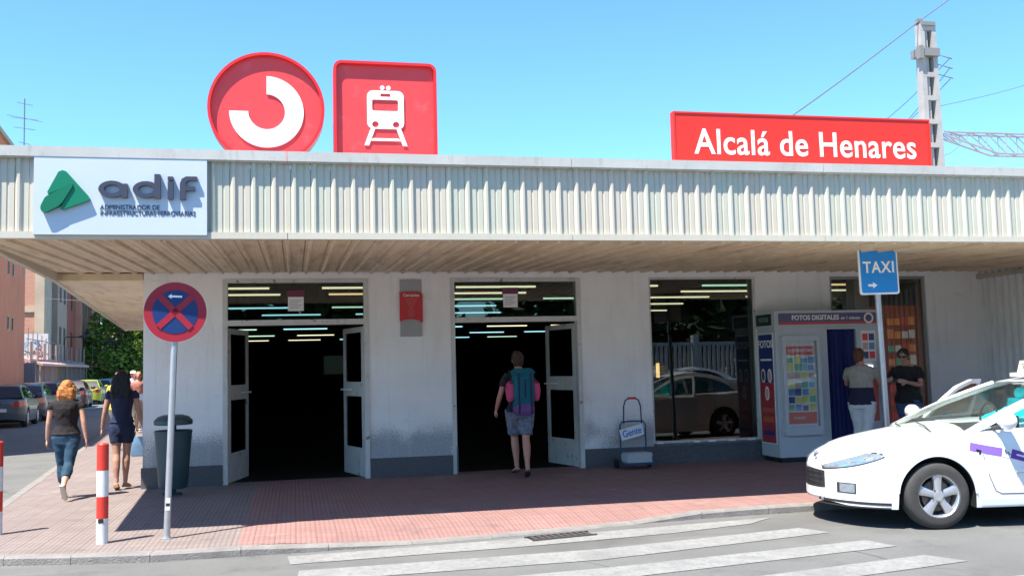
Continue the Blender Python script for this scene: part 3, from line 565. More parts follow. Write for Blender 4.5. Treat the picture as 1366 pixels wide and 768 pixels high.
# ------------------------------------------------------------------ mast, boom, wires behind the station
conc = mat('concrete_mast', (.36,.34,.32), .9, 0, .15, 2)
D12 = 12.0
ms = thing('catenary_mast', 'tall pale concrete railway mast with ladder openings behind the name sign', 'mast', (19.6, 12, 0))
ht = 12.05
for s in (-1, 1): MB().loft([[(s*.3+(-.0)+a, c, 0) for a, c in ((-.09,-.2),(.09,-.2),(.09,.2),(-.09,.2))], [(s*.2-.0+a, c, ht) for a, c in ((-.075,-.14),(.075,-.14),(.075,.14),(-.075,.14))]]).obj('mast_column', conc, ms)
MB().loft([[(a, c, 0) for a, c in ((-.22,-.06),(.03,-.06),(.03,.2),(-.22,.2))], [(a*.7, c, ht) for a, c in ((-.22,-.06),(.03,-.06),(.03,.14),(-.22,.14))]]).obj('mast_web', conc, ms)
for i in range(16): MB().box(-.26,.26,-.19+.003*i,.17,.6+i*.75,.75+i*.75).obj('rung', conc, ms)
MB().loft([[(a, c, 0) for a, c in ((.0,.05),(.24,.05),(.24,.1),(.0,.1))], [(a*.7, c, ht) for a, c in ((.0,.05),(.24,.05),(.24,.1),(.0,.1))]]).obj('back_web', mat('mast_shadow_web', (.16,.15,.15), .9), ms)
MB().box(-.42,.3,-.26,.22,11.0,11.25).box(-.44,-.3,-.3,-.1,10.9,11.3).obj('clamp', mat('mast_iron', (.2,.19,.18), .7), ms)
MB().box(-.24,.24,-.2,.2,12.0,12.12).box(-.3,-.1,-.05,.05,12.1,12.25).obj('top_cap', bpy.data.materials['mast_iron'], ms)
for i in range(3): MB().tube([(.25,0,11.15-i*.32),(.5,0,11.1-i*.32),(.9,0,11.02-i*.32)], [.025,.012,.025], 8).obj('insulator', bpy.data.materials['mast_iron'], ms)
bm_ = thing('lattice_boom', 'grey steel lattice boom reaching right from the concrete mast', 'boom', (19.95, 12, 0)); b = MB()
z0, z1 = 8.62, 7.75; n = 9; Lb = 9
def zt(x): return 8.62-.0*x
def zb_(x): return lerp(8.5, 7.72, min(1, x/1.9))
for y in (-.18,.18): b.tube([(0,y,8.6),(Lb,y,8.6)], .035, 6); b.tube([(0,y,8.5),(1.9,y,7.95),(Lb,y,7.95)], .035, 6)
for i in range(13):
    x = .1+i*.7; x2 = x+.7; f = lambda x: lerp(8.5, 7.95, min(1, x/1.9))
    for y in (-.18,.18): b.tube([(x,y,8.6),(x2,y,f(x2))], .02, 6); b.tube([(x2,y,f(x2)),(x2,y,8.6)], .02, 6)
    b.tube([(x,-.18,8.6),(x2,.18,8.6)], .018, 6); b.tube([(x,-.18,f(x)),(x2,.18,f(x2))], .018, 6)
b.obj('lattice', alu, bm_, smooth=True)
wirem = mat('wire', (.12,.12,.13), .6)
def wire(pts, r, label):
    P = [Vector(p) for p in pts]; out = []
    for a, c in zip(P, P[1:]):
        for i in range(12): t = i/12; q = a.lerp(c, t); q.z -= .25*math.sin(PI*t)*(a-c).length/20; out.append(q)
    out.append(P[-1]); MB().tube(out, r, 5).obj('overhead_wire', wirem, label=label, cat='wire', group='overhead wires at the mast')
wire([(19.5,12,12.25),(8,8,3.8+1.2)], .02, 'thick dark wire sloping down left from the mast top')
wire([(19.5,12,12.25),(26,12,17)], .02, 'dark wire rising right from the mast top')
wire([(20.4,12,11.0),(24,22,11.2)], .014, 'topmost thin wire leaving the right of the mast head')
wire([(20.4,12,10.7),(24.5,22,10.6)], .014, 'middle thin wire leaving the right of the mast head')
wire([(20.4,12,10.35),(23.5,22,9.9)], .014, 'lowest of the three thin wires at the mast head')
wire([(20,13,9.6),(36,22,15)], .010, 'faint wire rising to the right edge above the boom')
wire([(20,12.2,7.9),(30,24,11.5)], .010, 'faint wire just under the lattice boom')
an = thing('tv_antenna', 'thin rooftop television antenna above the left roof edge', 'antenna', (-5.25, 6, 3.6)); b = MB()
b.tube([(0,0,0),(0,0,3.58)], .011, 6); b.obj('antenna_pole', wirem, an); b = MB()
for z, w_ in ((3.5,.14),(3.2,.26),(3.0,.2),(2.7,.1)): b.tube([(-w_,-.0,z),(w_*.9,.1,z-.03)], .006, 5)
b.tube([(-.3,-.1,3.22),(.3,.1,3.14)], .005, 5); b.obj('antenna_rods', wirem, an)
# ------------------------------------------------------------------ cars
carglass = glass('car_glass', (.8,.86,.84), 1.45); chrome = mat('chrome', (.7,.7,.72), .15, 1); rimm = mat('alloy_rim', (.62,.63,.66), .3, .7)
lampg = mat('lamp_glass', (.28,.33,.37), .1, .3, .2, 30, coat=1); taillamp = mat('tail_lamp', (.4,.01,.01), .2, coat=1)
tyre_m = mat('dusty_tyre', (.045,.043,.042), .85, 0, .25, 6); trimb = mat('dark_trim', (.03,.03,.032), .5); seatm = mat('turquoise_seat', (.0,.6,.7), .8, 0, .15, 8); plate_m = mat('plate_white', (.7,.7,.68), .5)
SEDAN = dict(x0=-.95, x1=3.80, hw=.905, R=.385, axle2=2.72, tip=.66, sweep=.78,
    zc=[(-.95,.60),(-.82,.67),(-.68,.725),(-.4,.815),(0,.905),(.35,.965),(.6,1.0),(3.2,1.04),(3.5,1.05),(3.72,1.0),(3.80,.9)],
    zs=[(-.95,.55),(-.8,.625),(-.5,.72),(-.2,.795),(.2,.86),(.7,.93),(2.0,.985),(3.3,1.0),(3.7,.96),(3.80,.86)],
    side=[(.30,.895),(.9,1.165),(1.46,1.37),(1.72,1.42),(2.1,1.45),(2.5,1.415),(2.9,1.32),(3.25,1.16),(3.5,1.03),(3.2,1.0),(2.0,.985),(.9,.955)],
    w1=[(.46,.93),(.95,1.135),(1.47,1.315),(1.7,1.365),(1.82,1.38),(1.82,1.0),(1.2,.975),(.8,.955)], w2=[(1.89,1.0),(1.89,1.37),(2.2,1.37),(2.5,1.335),(2.85,1.22),(3.1,1.06),(3.1,1.03)],
    hdr=(1.48,1.39), rear=(2.8,1.34), tailbase=(3.35,1.04), cowl=(.02,.925))
HATCH = dict(x0=-.75, x1=3.15, hw=.84, R=.35, axle2=2.45, tip=.6, sweep=.6,
    zc=[(-.75,.62),(-.68,.72),(-.4,.86),(0,.94),(.3,.98),(.5,1.0),(2.9,1.0),(3.1,.95),(3.15,.85)],
    zs=[(-.75,.58),(-.6,.7),(-.2,.82),(.3,.9),(1.5,.95),(2.8,.97),(3.08,.93),(3.15,.82)],
    side=[(.45,.93),(.85,1.18),(1.15,1.37),(1.5,1.43),(2.2,1.44),(2.65,1.38),(2.85,1.2),(3.0,.99),(2.0,.955),(.9,.93)],
    w1=[(.68,.96),(.95,1.16),(1.2,1.33),(1.6,1.36),(1.6,.98)], w2=[(1.68,.98),(1.68,1.37),(2.2,1.37),(2.55,1.32),(2.72,1.15),(2.8,1.02)],
    hdr=(1.15,1.385), rear=(2.62,1.38), tailbase=(2.96,1.02), cowl=(.1,.98))
def make_car(sp, col, t, hero=False):
    bm_ = paint('car_paint', col) if not hero else mat('taxi_white', (.83,.84,.85), .3, 0, .015, 3, coat=.7)
    x0, x1, hw, R_, ax2 = sp['x0'], sp['x1'], sp['hw'], sp['R'], sp['axle2']; zb0 = .2
    zc = lambda x: sinterp(sp['zc'], x); zs = lambda x: min(sinterp(sp['zs'], x), zc(x)-.01)
    def wf(x):
        a = max(0, min(1, (x-x0)/sp['sweep'])); f = (1-(1-a)**2.2)**.6 if a < 1 else 1
        b = max(0, min(1, (x1-x)/.45)); g = (1-(1-b)**2.4)**.35 if b < 1 else 1
        return hw*min(f, g)
    def zb(x):
        return zb0+.05*max(0, 1-(x-x0)/.25)+.1*max(0, 1-(x1-x)/.3)
    def arch(x):
        for xa in (0, ax2):
            d = abs(x-xa)
            if d < R_: return .33+math.sqrt(R_*R_-d*d)
        return 0
    def section(x):
        w_, lo, s_, c = wf(x), zb(x), zs(x), zc(x); za = max(lo, arch(x)); inn = za > lo+.01
        pts = [(0, lo), (w_*.66, lo), (w_*.66, za), (w_*.955 if not inn else w_*.985, za)]
        for f in (.18, .36, .56, .76, .9): 
            z = lerp(za, s_, f); q = (z-lo)/(s_-lo); pts.append((w_*(.965+.035*math.sin(min(1, q*1.25)*PI*.62))-.03*max(0, q-.72)/.28, z))
        pts.append((w_*.945, s_)); 
        for f in (.9, .78, .6, .4, .2, 0): pts.append((w_*.945*f, lerp(s_, c, (1-f*f)**.75)))
        return pts
    n1 = 26; xs = [x0+(.3)*(i/12)**2 for i in range(12)] + [x0+.3+.035*i for i in range(200) if x0+.3+.035*i < x1-.3] + [x1-.3*((12-i)/12)**2 for i in range(13)]
    for xa in (0, ax2): xs += [xa-R_-.003, xa-R_+.004, xa-R_+.015, xa+R_+.003, xa+R_-.004, xa+R_-.015]
    xs = sorted(set(round(x, 4) for x in xs))
    b = MB(); nr = len(section(1))
    for sgn in (-1, 1):
        V = []; o = len(b.v)
        for x in xs: V += [(x, sgn*y, z) for y, z in section(x)]
        fs, ms = [], []
        for i in range(len(xs)-1):
            for j in range(nr-1):
                q = (i*nr+j, i*nr+j+1, (i+1)*nr+j+1, (i+1)*nr+j); b.v and None
                fs.append(q if sgn > 0 else q[::-1]); ms.append(1 if j < 3 else 0)
        b.v += V; b.f += [tuple(k+o for k in f) for f in fs]; b.m += ms
    me = b.mesh('body', [bm_, trimb])
    bb = bmesh.new(); bb.from_mesh(me); bmesh.ops.remove_doubles(bb, verts=bb.verts, dist=.0008); bmesh.ops.recalc_face_normals(bb, faces=bb.faces); bb.to_mesh(me); bb.free()
    me.polygons.foreach_set('use_smooth', [True]*len(me.polygons)); me.set_sharp_from_angle(angle=math.radians(48))
    body = link('body', me, t)
    def ys(x, z):
        s = section(x)[3:]; prev = s[0]
        for p in s[1:]:
            if z <= p[1]: u = (z-prev[1])/max(1e-6, p[1]-prev[1]); return prev[0]+(p[0]-prev[0])*max(0, u)
            prev = p
        return 0
    def patch(name, ma, xa, xb, lo, hi, sgn=-1, off=.004, nx=14, nz=5, par=None, ext=True):
        q = MB(); rows = []
        for i in range(nx+1):
            x = lerp(xa, xb, i/nx); l, h = lo(x) if callable(lo) else lo, hi(x) if callable(hi) else hi
            h = min(h, zc(x)-.03); l = min(l, h-.004)
            rows.append([(x, sgn*(ys(x, lerp(l, h, j/nz))+off), lerp(l, h, j/nz)) for j in range(nz+1)])
        q.loft(rows, caps=False, closed=False); return q.obj(name, ma, par or t, smooth=True)
    def fpatch(name, ma, ya, yb, lo, hi, off=.006, ny=14, nz=4, rear=False, par=None):
        q = MB(); rows = []
        def xf(y):
            if rear: xx = x1
            else: xx = x0
            for k in range(400):
                if wf(xx) >= abs(y): return xx
                xx += (-.002 if rear else .002)
            return xx
        for i in range(ny+1):
            y = lerp(ya, yb, i/ny); l, h = (lo(y), hi(y)) if callable(lo) else (lo, hi); x = xf(abs(y)*1.04)+(off if rear else -off)
            rows.append([(x, y, lerp(l, h, j/nz)) for j in range(nz+1)])
        q.loft(rows, caps=False, closed=False); return q.obj(name, ma, par or t, smooth=True)
    # cabin
    tum = .40
    def yside(x, z): return hw*.935*(1-.02*abs(x-1.6)**1.5) - max(0, z-.95)*tum - .12*max(0, z-1.25)
    fn = lambda s: (lambda x, y, z: (x, s*(yside(x, z)-y), z))
    for s in (-1, 1):
        MB().prism(sp['side'], 0, .03, [sp['w1'], sp['w2']], fn=fn(s)).obj('window_surround', bm_, t)
        MB().prism(sp['w1'], .008, .014, fn=fn(s)).obj('front_side_window', carglass, t); MB().prism(sp['w2'], .008, .014, fn=fn(s)).obj('rear_side_window', carglass, t)
    top = [p for p in sp['side'] if p[1] > sp['hdr'][1]-.04]; xa, xb = sp['hdr'][0], sp['rear'][0]
    rail = [p for p in sp['side']]
    def zr(x): return sinterp(sorted([p for p in sp['side'] if p[1] > 1.1], key=lambda p: p[0]), x)
    rows = []
    for i in range(15):
        x = lerp(xa, xb, i/14); z = zr(x); y = yside(x, z)
        rows.append([(x-(.09*(1-u*u) if i == 0 else 0), y*u, z+.045*(1-u*u)*math.sin(PI*min(1,(i+3)/17))) for u in [k/8 for k in range(-8, 9)]])
    MB().loft(rows, caps=False, closed=False).obj('roof', bm_, t, smooth=True)
    cx, cz = sp['cowl']; ab = sp['side'][0]; 
    rows = []
    for j in range(13):
        v = j/12
        rows.append([Vector((lerp(lerp(cx, ab[0]+.02, u*u), lerp(xa-.09, xa, u*u), v)-.05*math.sin(PI*v)*(1-u*u), lerp(yside(ab[0], ab[1])*.97, yside(xa, zr(xa)), v)*u, lerp(lerp(cz+.01, ab[1]+.01, u*u), zr(xa)+.015*(1-u*u), v)+.03*math.sin(PI*v))) for u in [k/8 for k in range(-8, 9)]])
    MB().loft(rows, caps=False, closed=False).obj('windscreen', carglass, t, smooth=True)
    for s in (-1, 1): MB().tube([r[0 if s < 0 else -1] + Vector((0, 0, .0)) for r in rows], .022, 6).obj('windscreen_pillar', bm_, t, smooth=True)
    tx, tz_ = sp['tailbase']; rows = []
    for j in range(7):
        v = j/6; rows.append([(lerp(xb, tx, v), lerp(yside(xb, zr(xb)), yside(tx, tz_)*.93, v)*u, lerp(zr(xb)+.02*(1-u*u), tz_, v)+.03*math.sin(PI*v)) for u in [k/6 for k in range(-6, 7)]])
    MB().loft(rows, caps=False, closed=False).obj('rear_window', carglass if hero else trimb, t, smooth=True)
    # interior
    MB().box(.6, x1-.6, -hw*.8, hw*.8, .5, .9).obj('cabin_floor', trimb, t)
    b = MB(); b.loft([[(x, y, z) for x, z in ((.35,.9),(.5,.99),(.85,1.0),(.9,.85))] for y in (-.66, .66)]); b.obj('dashboard', trimb, t)
    for s in (-1, 1):
        for xx in (1.55, 2.4):
            b = MB(); b.loft([[(xx+dx, s*.36+y*ww, z) for dx, z in ((-.09,0),(.06,0),(.14,1),(.05,1))] for y, ww in ((-.22,1),(.22,1))][:0] or [[(xx-.07+k*.1+y0, s*.36+yy, z) for yy, y0 in ((-.23,.02),(-.1,0),(.1,0),(.23,.02),(.23,.11),(-.23,.11))] for k, z in ((0,.75),(.3,.95),(1,1.16),(1.05,1.2))]); b.ell((xx+.08, s*.36, 1.25), .05, .12, .08, 10)
            b.obj('seat', seatm if hero else trimb, t, smooth=True)
    # wheels
    for xa in (0, ax2):
        for s in (-1, 1):
            wh = link('wheel', None, t, (xa, s*(hw-.115), .326 if hero else .315), (0, 0, 0 if s < 0 else PI))
            q = MB(); prof = [(.19,.105),(.25,.108),(.285,.1),(.305,.085),(.315,.05),(.315,-.05),(.305,-.085),(.285,-.1),(.25,-.108),(.19,-.105)]
            nn = 40 if hero else 18
            if hero: prof = [(.205,.105),(.26,.108),(.298,.1),(.316,.085),(.326,.05),(.326,-.05),(.316,-.085),(.298,-.1),(.26,-.108),(.205,-.105)]
            q.loft([[(r*math.cos(2*PI*k/nn), -y, r*math.sin(2*PI*k/nn)) for r, y in prof] for k in range(nn)]+[[(r, -y, 0) for r, y in prof]], caps=False); q.obj('tyre', tyre_m, wh, smooth=True)
            if hero:
                q = MB(); q.loft([[(r*math.cos(2*PI*k/nn), -y, r*math.sin(2*PI*k/nn)) for r, y in ((.212,.106),(.219,.09),(.205,.06),(.2,-.08),(.19,-.08),(.19,.07),(.202,.1))] for k in range(nn)]+[[(r, -y, 0) for r, y in ((.212,.106),(.219,.09),(.205,.06),(.2,-.08),(.19,-.08),(.19,.07),(.202,.1))]], caps=False)
                for k in range(5):
                    a = 2*PI*k/5+.31; M_ = Matrix.Rotation(-a, 4, 'Y')
                    q.loft([[M_ @ Vector((r, -y, ww)) for y, ww in ((.085+.012*(1-abs(e)), e*wd) for e in (-1, -.6, 0, .6, 1))] + [M_ @ Vector((r, -.05, ww*wd)) for ww in (1, -1)] for r, wd in ((.03,.035),(.085,.032),(.14,.038),(.202,.05))])
                q.cyl((0,-.1,0), .045, .04, 20, 'y'); q.obj('rim', rimm, wh, smooth=True)
                MB().cyl((0,-.04,0), .15, .02, 24, 'y').obj('brake_disc', mat('brake', (.12,.11,.1), .5, .6), wh); MB().cyl((0,.02,0), .202, .01, 24, 'y').obj('rim_back', trimb, wh)
                for k in range(5): a = 2*PI*k/5+.31; MB().cyl((.027*math.cos(a)*2.4,-.103,-.027*math.sin(a)*2.4), .008, .01, 8, 'y').obj('wheel_nut', trimb, wh)
            else:
                q = MB(); q.cyl((0,-.105,0), .19, .05, 18, 'y')
                for k in range(5): a = 2*PI*k/5; q.box(.05,.17,-.112,-.1,-.02,.02, M=Matrix.Rotation(a,4,'Y'))
                q.obj('rim', rimm, wh)
    mx_ = .5
    for s in (-1, 1):
        hl = lambda a, b_, e, g_: (lambda x: lerp(a, b_, min(1, max(0, (x-x0-.05)/.42)))+e*math.sin(PI*min(1, max(0, (x-x0-.05)/.42)))+g_)
        hb = patch('headlight', trimb, x0+.04, x0+.47, hl(.56,.71,-.01,-.008), hl(.60,.735,.05,.008), s, off=.003, nx=20); patch('lamp_cover', lampg, x0+.055, x0+.45, hl(.56,.71,-.01,.004), hl(.60,.735,.05,-.004), s, off=.007, nx=20, par=hb)
        patch('tail_light', taillamp, x1-.3, x1-.02, .72, .9, s)
        MB().tube([(mx_+.12, s*(yside(.6,.97)+.0), .96),(mx_+.14, s*(hw+.07), 1.0)], .02, 8).obj('mirror_arm', trimb, t)
        MB().ell((mx_+.17, s*(hw+.10), 1.045), .072, .14, .088, 16).obj('mirror', bm_, t, smooth=True)
        MB().box(mx_+.225, mx_+.232, s*(hw+.10)-.1, s*(hw+.10)+.1, .985, 1.1).obj('mirror_glass', trimb, t)
    fpatch('grille', trimb, -.27, .27, lambda y: .34+.05*abs(y)*2, lambda y: .555-.03*abs(y)*2)
    fpatch('number_plate', plate_m, -.26, .26, .27, .36, off=.012)
    fpatch('number_plate', plate_m, -.26, .26, .55, .66, off=.008, rear=True)
    patch_ = patch
    return dict(patch=patch, fpatch=fpatch, ys=ys, yside=yside, paint=bm_, body=body, zs=zs, wf=wf)
tx = thing('taxi', 'white taxi saloon with purple door stripe parked at the kerb, passenger door open', 'taxi', (6.30, -5.46, RZ), math.radians(-9))
c = make_car(SEDAN, (1, 1, 1), tx, True); P = c['patch']; fp = c['fpatch']; x0 = SEDAN['x0']
for z in (.40, .45, .50): fp('grille_bar', chrome, -.25, .25, z, z+.008, off=.012, nz=1)
for y in (-.2, -.07, .07, .2): fp('grille_bar', chrome, y-.004, y+.004, .375, .54, off=.012, ny=1)
P('fog_lamp_surround', trimb, x0+.11, x0+.23, .335, .44, off=.005); P('fog_lamp', lampg, x0+.125, x0+.22, .345, .43, off=.009); P('fog_lamp', lampg, x0+.18, x0+.30, .345, .44, 1, off=.009)
lampin = mat('lamp_inner', (.35,.5,.62), .15, .6); lamprim = trimb
for z, w_ in ((.675,.075),(.70,.085)): pass
for xa_, xb_, la, ha in ((.11,.19,.60,.65),(.22,.31,.635,.70),(.34,.38,.685,.725)):
    for sg_ in (-1, 1): P('lamp_reflector', lampin, x0+xa_, x0+xb_, lambda x, q=la: q+.12*(x-x0-.1), lambda x, q=ha: q+.05*(x-x0-.1), sg_, off=.0095)
for z in (.535, .50): P('bumper_crease', mat('crease_grey', (.45,.45,.47), .5) if z > .52 else bpy.data.materials['crease_grey'], x0+.1, x0+.48, lambda x, z=z: z+.02*(x-x0), lambda x, z=z: z+.007+.02*(x-x0), off=.0025, nz=1)
P('lower_grille', trimb, x0+.02, x0+.5, .235, .262, off=.004); P('bumper_lower', trimb, x0+.02, .5+x0, .2, .215, off=.004)
# shut lines, mouldings and door details on both sides
gap = mat('shut_line', (.05,.05,.055), .8)
for s in (-1, 1):
    def line(pts, w_=.004, nm='door_gap', ma=gap, off=.0015):
        q = MB(); rows = []
        for i, (x, z) in enumerate(pts):
            a, b_ = pts[max(0,i-1)], pts[min(len(pts)-1,i+1)]; dx, dz = b_[0]-a[0], b_[1]-a[1]; l = math.hypot(dx, dz); nx, nz = -dz/l*w_, dx/l*w_
            rows.append([(x+nx, s*(c['ys'](x+nx, z+nz)+off), z+nz), (x-nx, s*(c['ys'](x-nx, z-nz)+off), z-nz)])
        q.loft(rows, caps=False, closed=False); return q.obj(nm, ma, tx, smooth=True)
    line([(.47,.90),(.455,.8),(.47,.7),(.52,.5),(.58,.36),(.64,.33)]); line([(.64,.33),(1.3,.325),(1.82,.325)])
    line([(1.85,.94),(1.85,.6),(1.84,.33)]); line([(1.88,.325),(2.3,.33)]); line([(2.3,.33),(2.4,.6),(2.75,.75),(3.0,.94)])
    line([(x0+.5,.735),(-.2,.785),(.1,.835),(.3,.865)], .003); line([(x0+.48,.69),(x0+.52,.62),(-.39,.5)], .003)
    line([(.78,.555),(1.3,.56),(1.8,.565)], .022, 'door_moulding', c['paint'], .014); line([(.78,.532),(1.3,.537),(1.8,.542)], .003, 'moulding_shadow_gap', gap, .006)
    line([(1.92,.565),(2.3,.57)], .022, 'door_moulding', c['paint'], .014)
    line([(.42,.25),(1.4,.25),(2.3,.25)], .03, 'sill', c['paint'], .012)
    pur = mat('purple_stripe', (.16,.06,.36), .4) if s < 0 else bpy.data.materials['purple_stripe']; dp = mat('purple_dark', (.13,.04,.34), .4) if s < 0 else bpy.data.materials['purple_dark']
    line([(.34,.80),(.50,.765),(.66,.735)], .04, 'purple_band', mat('purple_light', (.22,.12,.46), .4) if s < 0 else bpy.data.materials['purple_light'], .004)
    line([(.66,.745),(.75,.72)], .05, 'band_emblem', white, .004); line([(.685,.76),(.70,.72),(.715,.735),(.735,.705)], .006, 'emblem_mark', gap, .008)
    line([(.75,.72),(1.2,.59)], .045, 'purple_band', dp, .004); line([(.80,.708),(1.08,.628)], .008, 'band_print', white, .008)
    line([(1.2,.59),(1.8,.43)], .045, 'purple_band', pur, .004)
    line([(.40,.76),(.44,.75),(.43,.72)], .014, 'side_repeater', chrome, .004)
    b = MB(); b.tube([(1.62,s*(c['ys'](1.6,.83)+.03),.835),(1.78,s*(c['ys'](1.6,.83)+.03),.84)], .012, 8); b.obj('door_handle', c['paint'], tx, smooth=True)
    # arch lips
    for xa in (0, 2.72):
        pts = [(xa+.387*math.cos(a), .33+.387*math.sin(a)) for a in [math.radians(d) for d in range(2, 179, 6)]]
        MB().tube([(x, s*(c['wf'](x)*.982), max(z, .22)) for x, z in pts], .011, 6).obj('arch_lip', c['paint'], tx, smooth=True)
# lion-like badge omitted in detail: small dark chrome badge on the nose
b = MB()
for k, pts in enumerate(([(0,0),(.02,.03),(.03,.075)],[(-.015,.02),(-.03,.055)],[(.02,.045),(.045,.05)],[(.0,.03),(-.02,.0)])): b.tube([(x0+.045+p[1]*.6, p[0]*1.3, .665+p[1]*.75) for p in pts], .009, 6)
b.obj('nose_badge', mat('badge_dark', (.1,.12,.2), .3, .5), tx)
rsn = MB(); rsn.prism([(1.5,1.485),(1.77,1.485),(1.74,1.62),(1.54,1.62)], -.19, .19, fn=lambda x,y,z:(x,y,z)); rsn.obj('roof_sign', mat('taxi_sign_cream', (.8,.77,.6), .4), tx)
MB().box(1.48,1.79,-.3,.3,1.445,1.487).obj('roof_sign_base', white, tx); MB().box(1.55,1.73,-.194,-.191,1.51,1.595).obj('roof_sign_panel', mat('panel_gold', (.75,.5,.05), .4), tx)
MB().ell((1.65,.0,1.66),.035,.035,.04,12).obj('roof_lamp', white, tx, smooth=True)
text('TAXI', .1, (1.51,0,1.55), blackp, tx, depth=.003, rot=(PI/2,0,-PI/2))
b = MB(); b.tube([(.14,-.5,.925),(.22,-.2,.965),(.26,.05,.985)], .007, 6); b.tube([(.10,.1,.945),(.16,.35,.955),(.26,.55,.955)], .007, 6); b.obj('wiper', trimb, tx)
MB().tube([(.85,-.36+.18*math.cos(2*PI*k/20),1.02+.17*math.sin(2*PI*k/20)) for k in range(21)], .013, 6).obj('steering_wheel', trimb, tx, smooth=True)
MB().box(1.2,1.24,-.08,.1,1.26,1.31).obj('interior_mirror', trimb, tx)
b = MB(); b.loft([[(.86+.085*k+.015*math.sin(i*1.9), -.55+i*.045, .965+.036*k+.014*math.sin(i*1.3+k*1.7)) for k in range(6)] for i in range(14)], caps=False, closed=False)
b.obj('turquoise_cloth', seatm, tx, smooth=True)
# open passenger door on the far side
dr = link('open_door', None, tx, (.66, .90, 0), (0, 0, math.radians(34)))
outer = [(0,.90),(.1,.99),(.40,1.2),(.62,1.33),(.9,1.40),(1.12,1.40),(1.15,.95),(1.15,.33),(.14,.33),(.05,.5),(0,.7)]
hole = [(.16,.985),(.44,1.17),(.66,1.285),(.9,1.35),(1.08,1.35),(1.08,1.0)]
dfn = lambda x, y, z: (x, y-.4*max(0, z-.95), z)
MB().prism(outer, -.05, .0, [hole], fn=dfn).obj('door_shell', c['paint'], dr); MB().prism(hole, -.028, -.022, fn=dfn).obj('door_window', carglass, dr)
MB().prism([(.1,.4),(1.1,.4),(1.1,.92),(.1,.88)], -.09, -.052).obj('door_lining', trimb, dr)
P('dark_doorway_patch', trimb, .68, 1.8, .34, .93, 1, off=.003)  # dark patch on the closed body paints the shade of the doorway
ps = thing('taxi_passengers_bag', None, None) if False else None
# parked cars on the left of the side street
rowc = [(21.3, (.05,.075,.08), 'dark teal hatchback nearest in the row and cut by the picture edge', HATCH, 0), (26.4, (.02,.025,.05), 'dark navy hatchback second in the row under the orange house', SEDAN, 0),
        (31.6, (.12,.02,.03), 'dark red hatchback third in the row on the side street', HATCH, 0), (36.6, (.02,.05,.06), 'dark green saloon fourth in the row behind the walking women', SEDAN, 0),
        (41.6, (.1,.02,.02), 'dark maroon hatchback fifth in the row before the lime car', HATCH, .2), (47.3, (.38,.44,.03), 'lime yellow hatchback in the row of parked cars', HATCH, .5),
        (54.5, (.5,.45,.48), 'silver pink saloon parked beyond the lime car', HATCH, .7), (62.5, (.4,.5,.58), 'pale blue car farthest in the row near the trees', SEDAN, .7)]
for y, col, lab, sp, dx in rowc:
    t = thing('parked_car', lab, 'car', (-9.1-.105*(y-21)-.87+dx-.1, y+3.2, RZ), math.radians(-84), 'cars parked along the side street'); make_car(sp, col, t)
# cars and boundary wall across the road, reflected in the station window
for (x, y, rz, sp, col, lab) in ((12.5,-20,3,SEDAN,(.75,.76,.78),'white saloon across the road reflected in the station window'), (17.6,-19.8,4,SEDAN,(.7,.71,.72),'second white saloon across the road behind the first'), (5.5,-21,3,HATCH,(.3,.32,.34),'grey hatchback across the road near the white wall')):
    t = thing('parked_car', lab, 'car', (x, y, RZ), math.radians(rz)); make_car(sp, col, t)
# ------------------------------------------------------------------ people
folds = bpy.data.textures.new('fold_noise', 'CLOUDS'); folds.noise_scale = .09; folds.noise_depth = 2
hairn = bpy.data.textures.new('hair_noise', 'CLOUDS'); hairn.noise_scale = .035; hairn.noise_depth = 2
def soft(o, vox, sm=3, disp=0, tex=None):
    r = o.modifiers.new('union', 'REMESH'); r.mode = 'VOXEL'; r.voxel_size = vox; r.use_smooth_shade = True
    s = o.modifiers.new('smooth', 'SMOOTH'); s.factor = .5; s.iterations = sm
    if disp: d = o.modifiers.new('folds', 'DISPLACE'); d.texture = tex or folds; d.strength = disp; d.mid_level = .5; d.texture_coords = 'LOCAL'
    return o
def rings(b, tab, n=20):
    """tab rows: (x, y, z, rx, ry) horizontal ellipses"""
    b.loft([[(x+rx*math.cos(2*PI*k/n), y+ry*math.sin(2*PI*k/n), z) for k in range(n)] for x, y, z, rx, ry in tab])
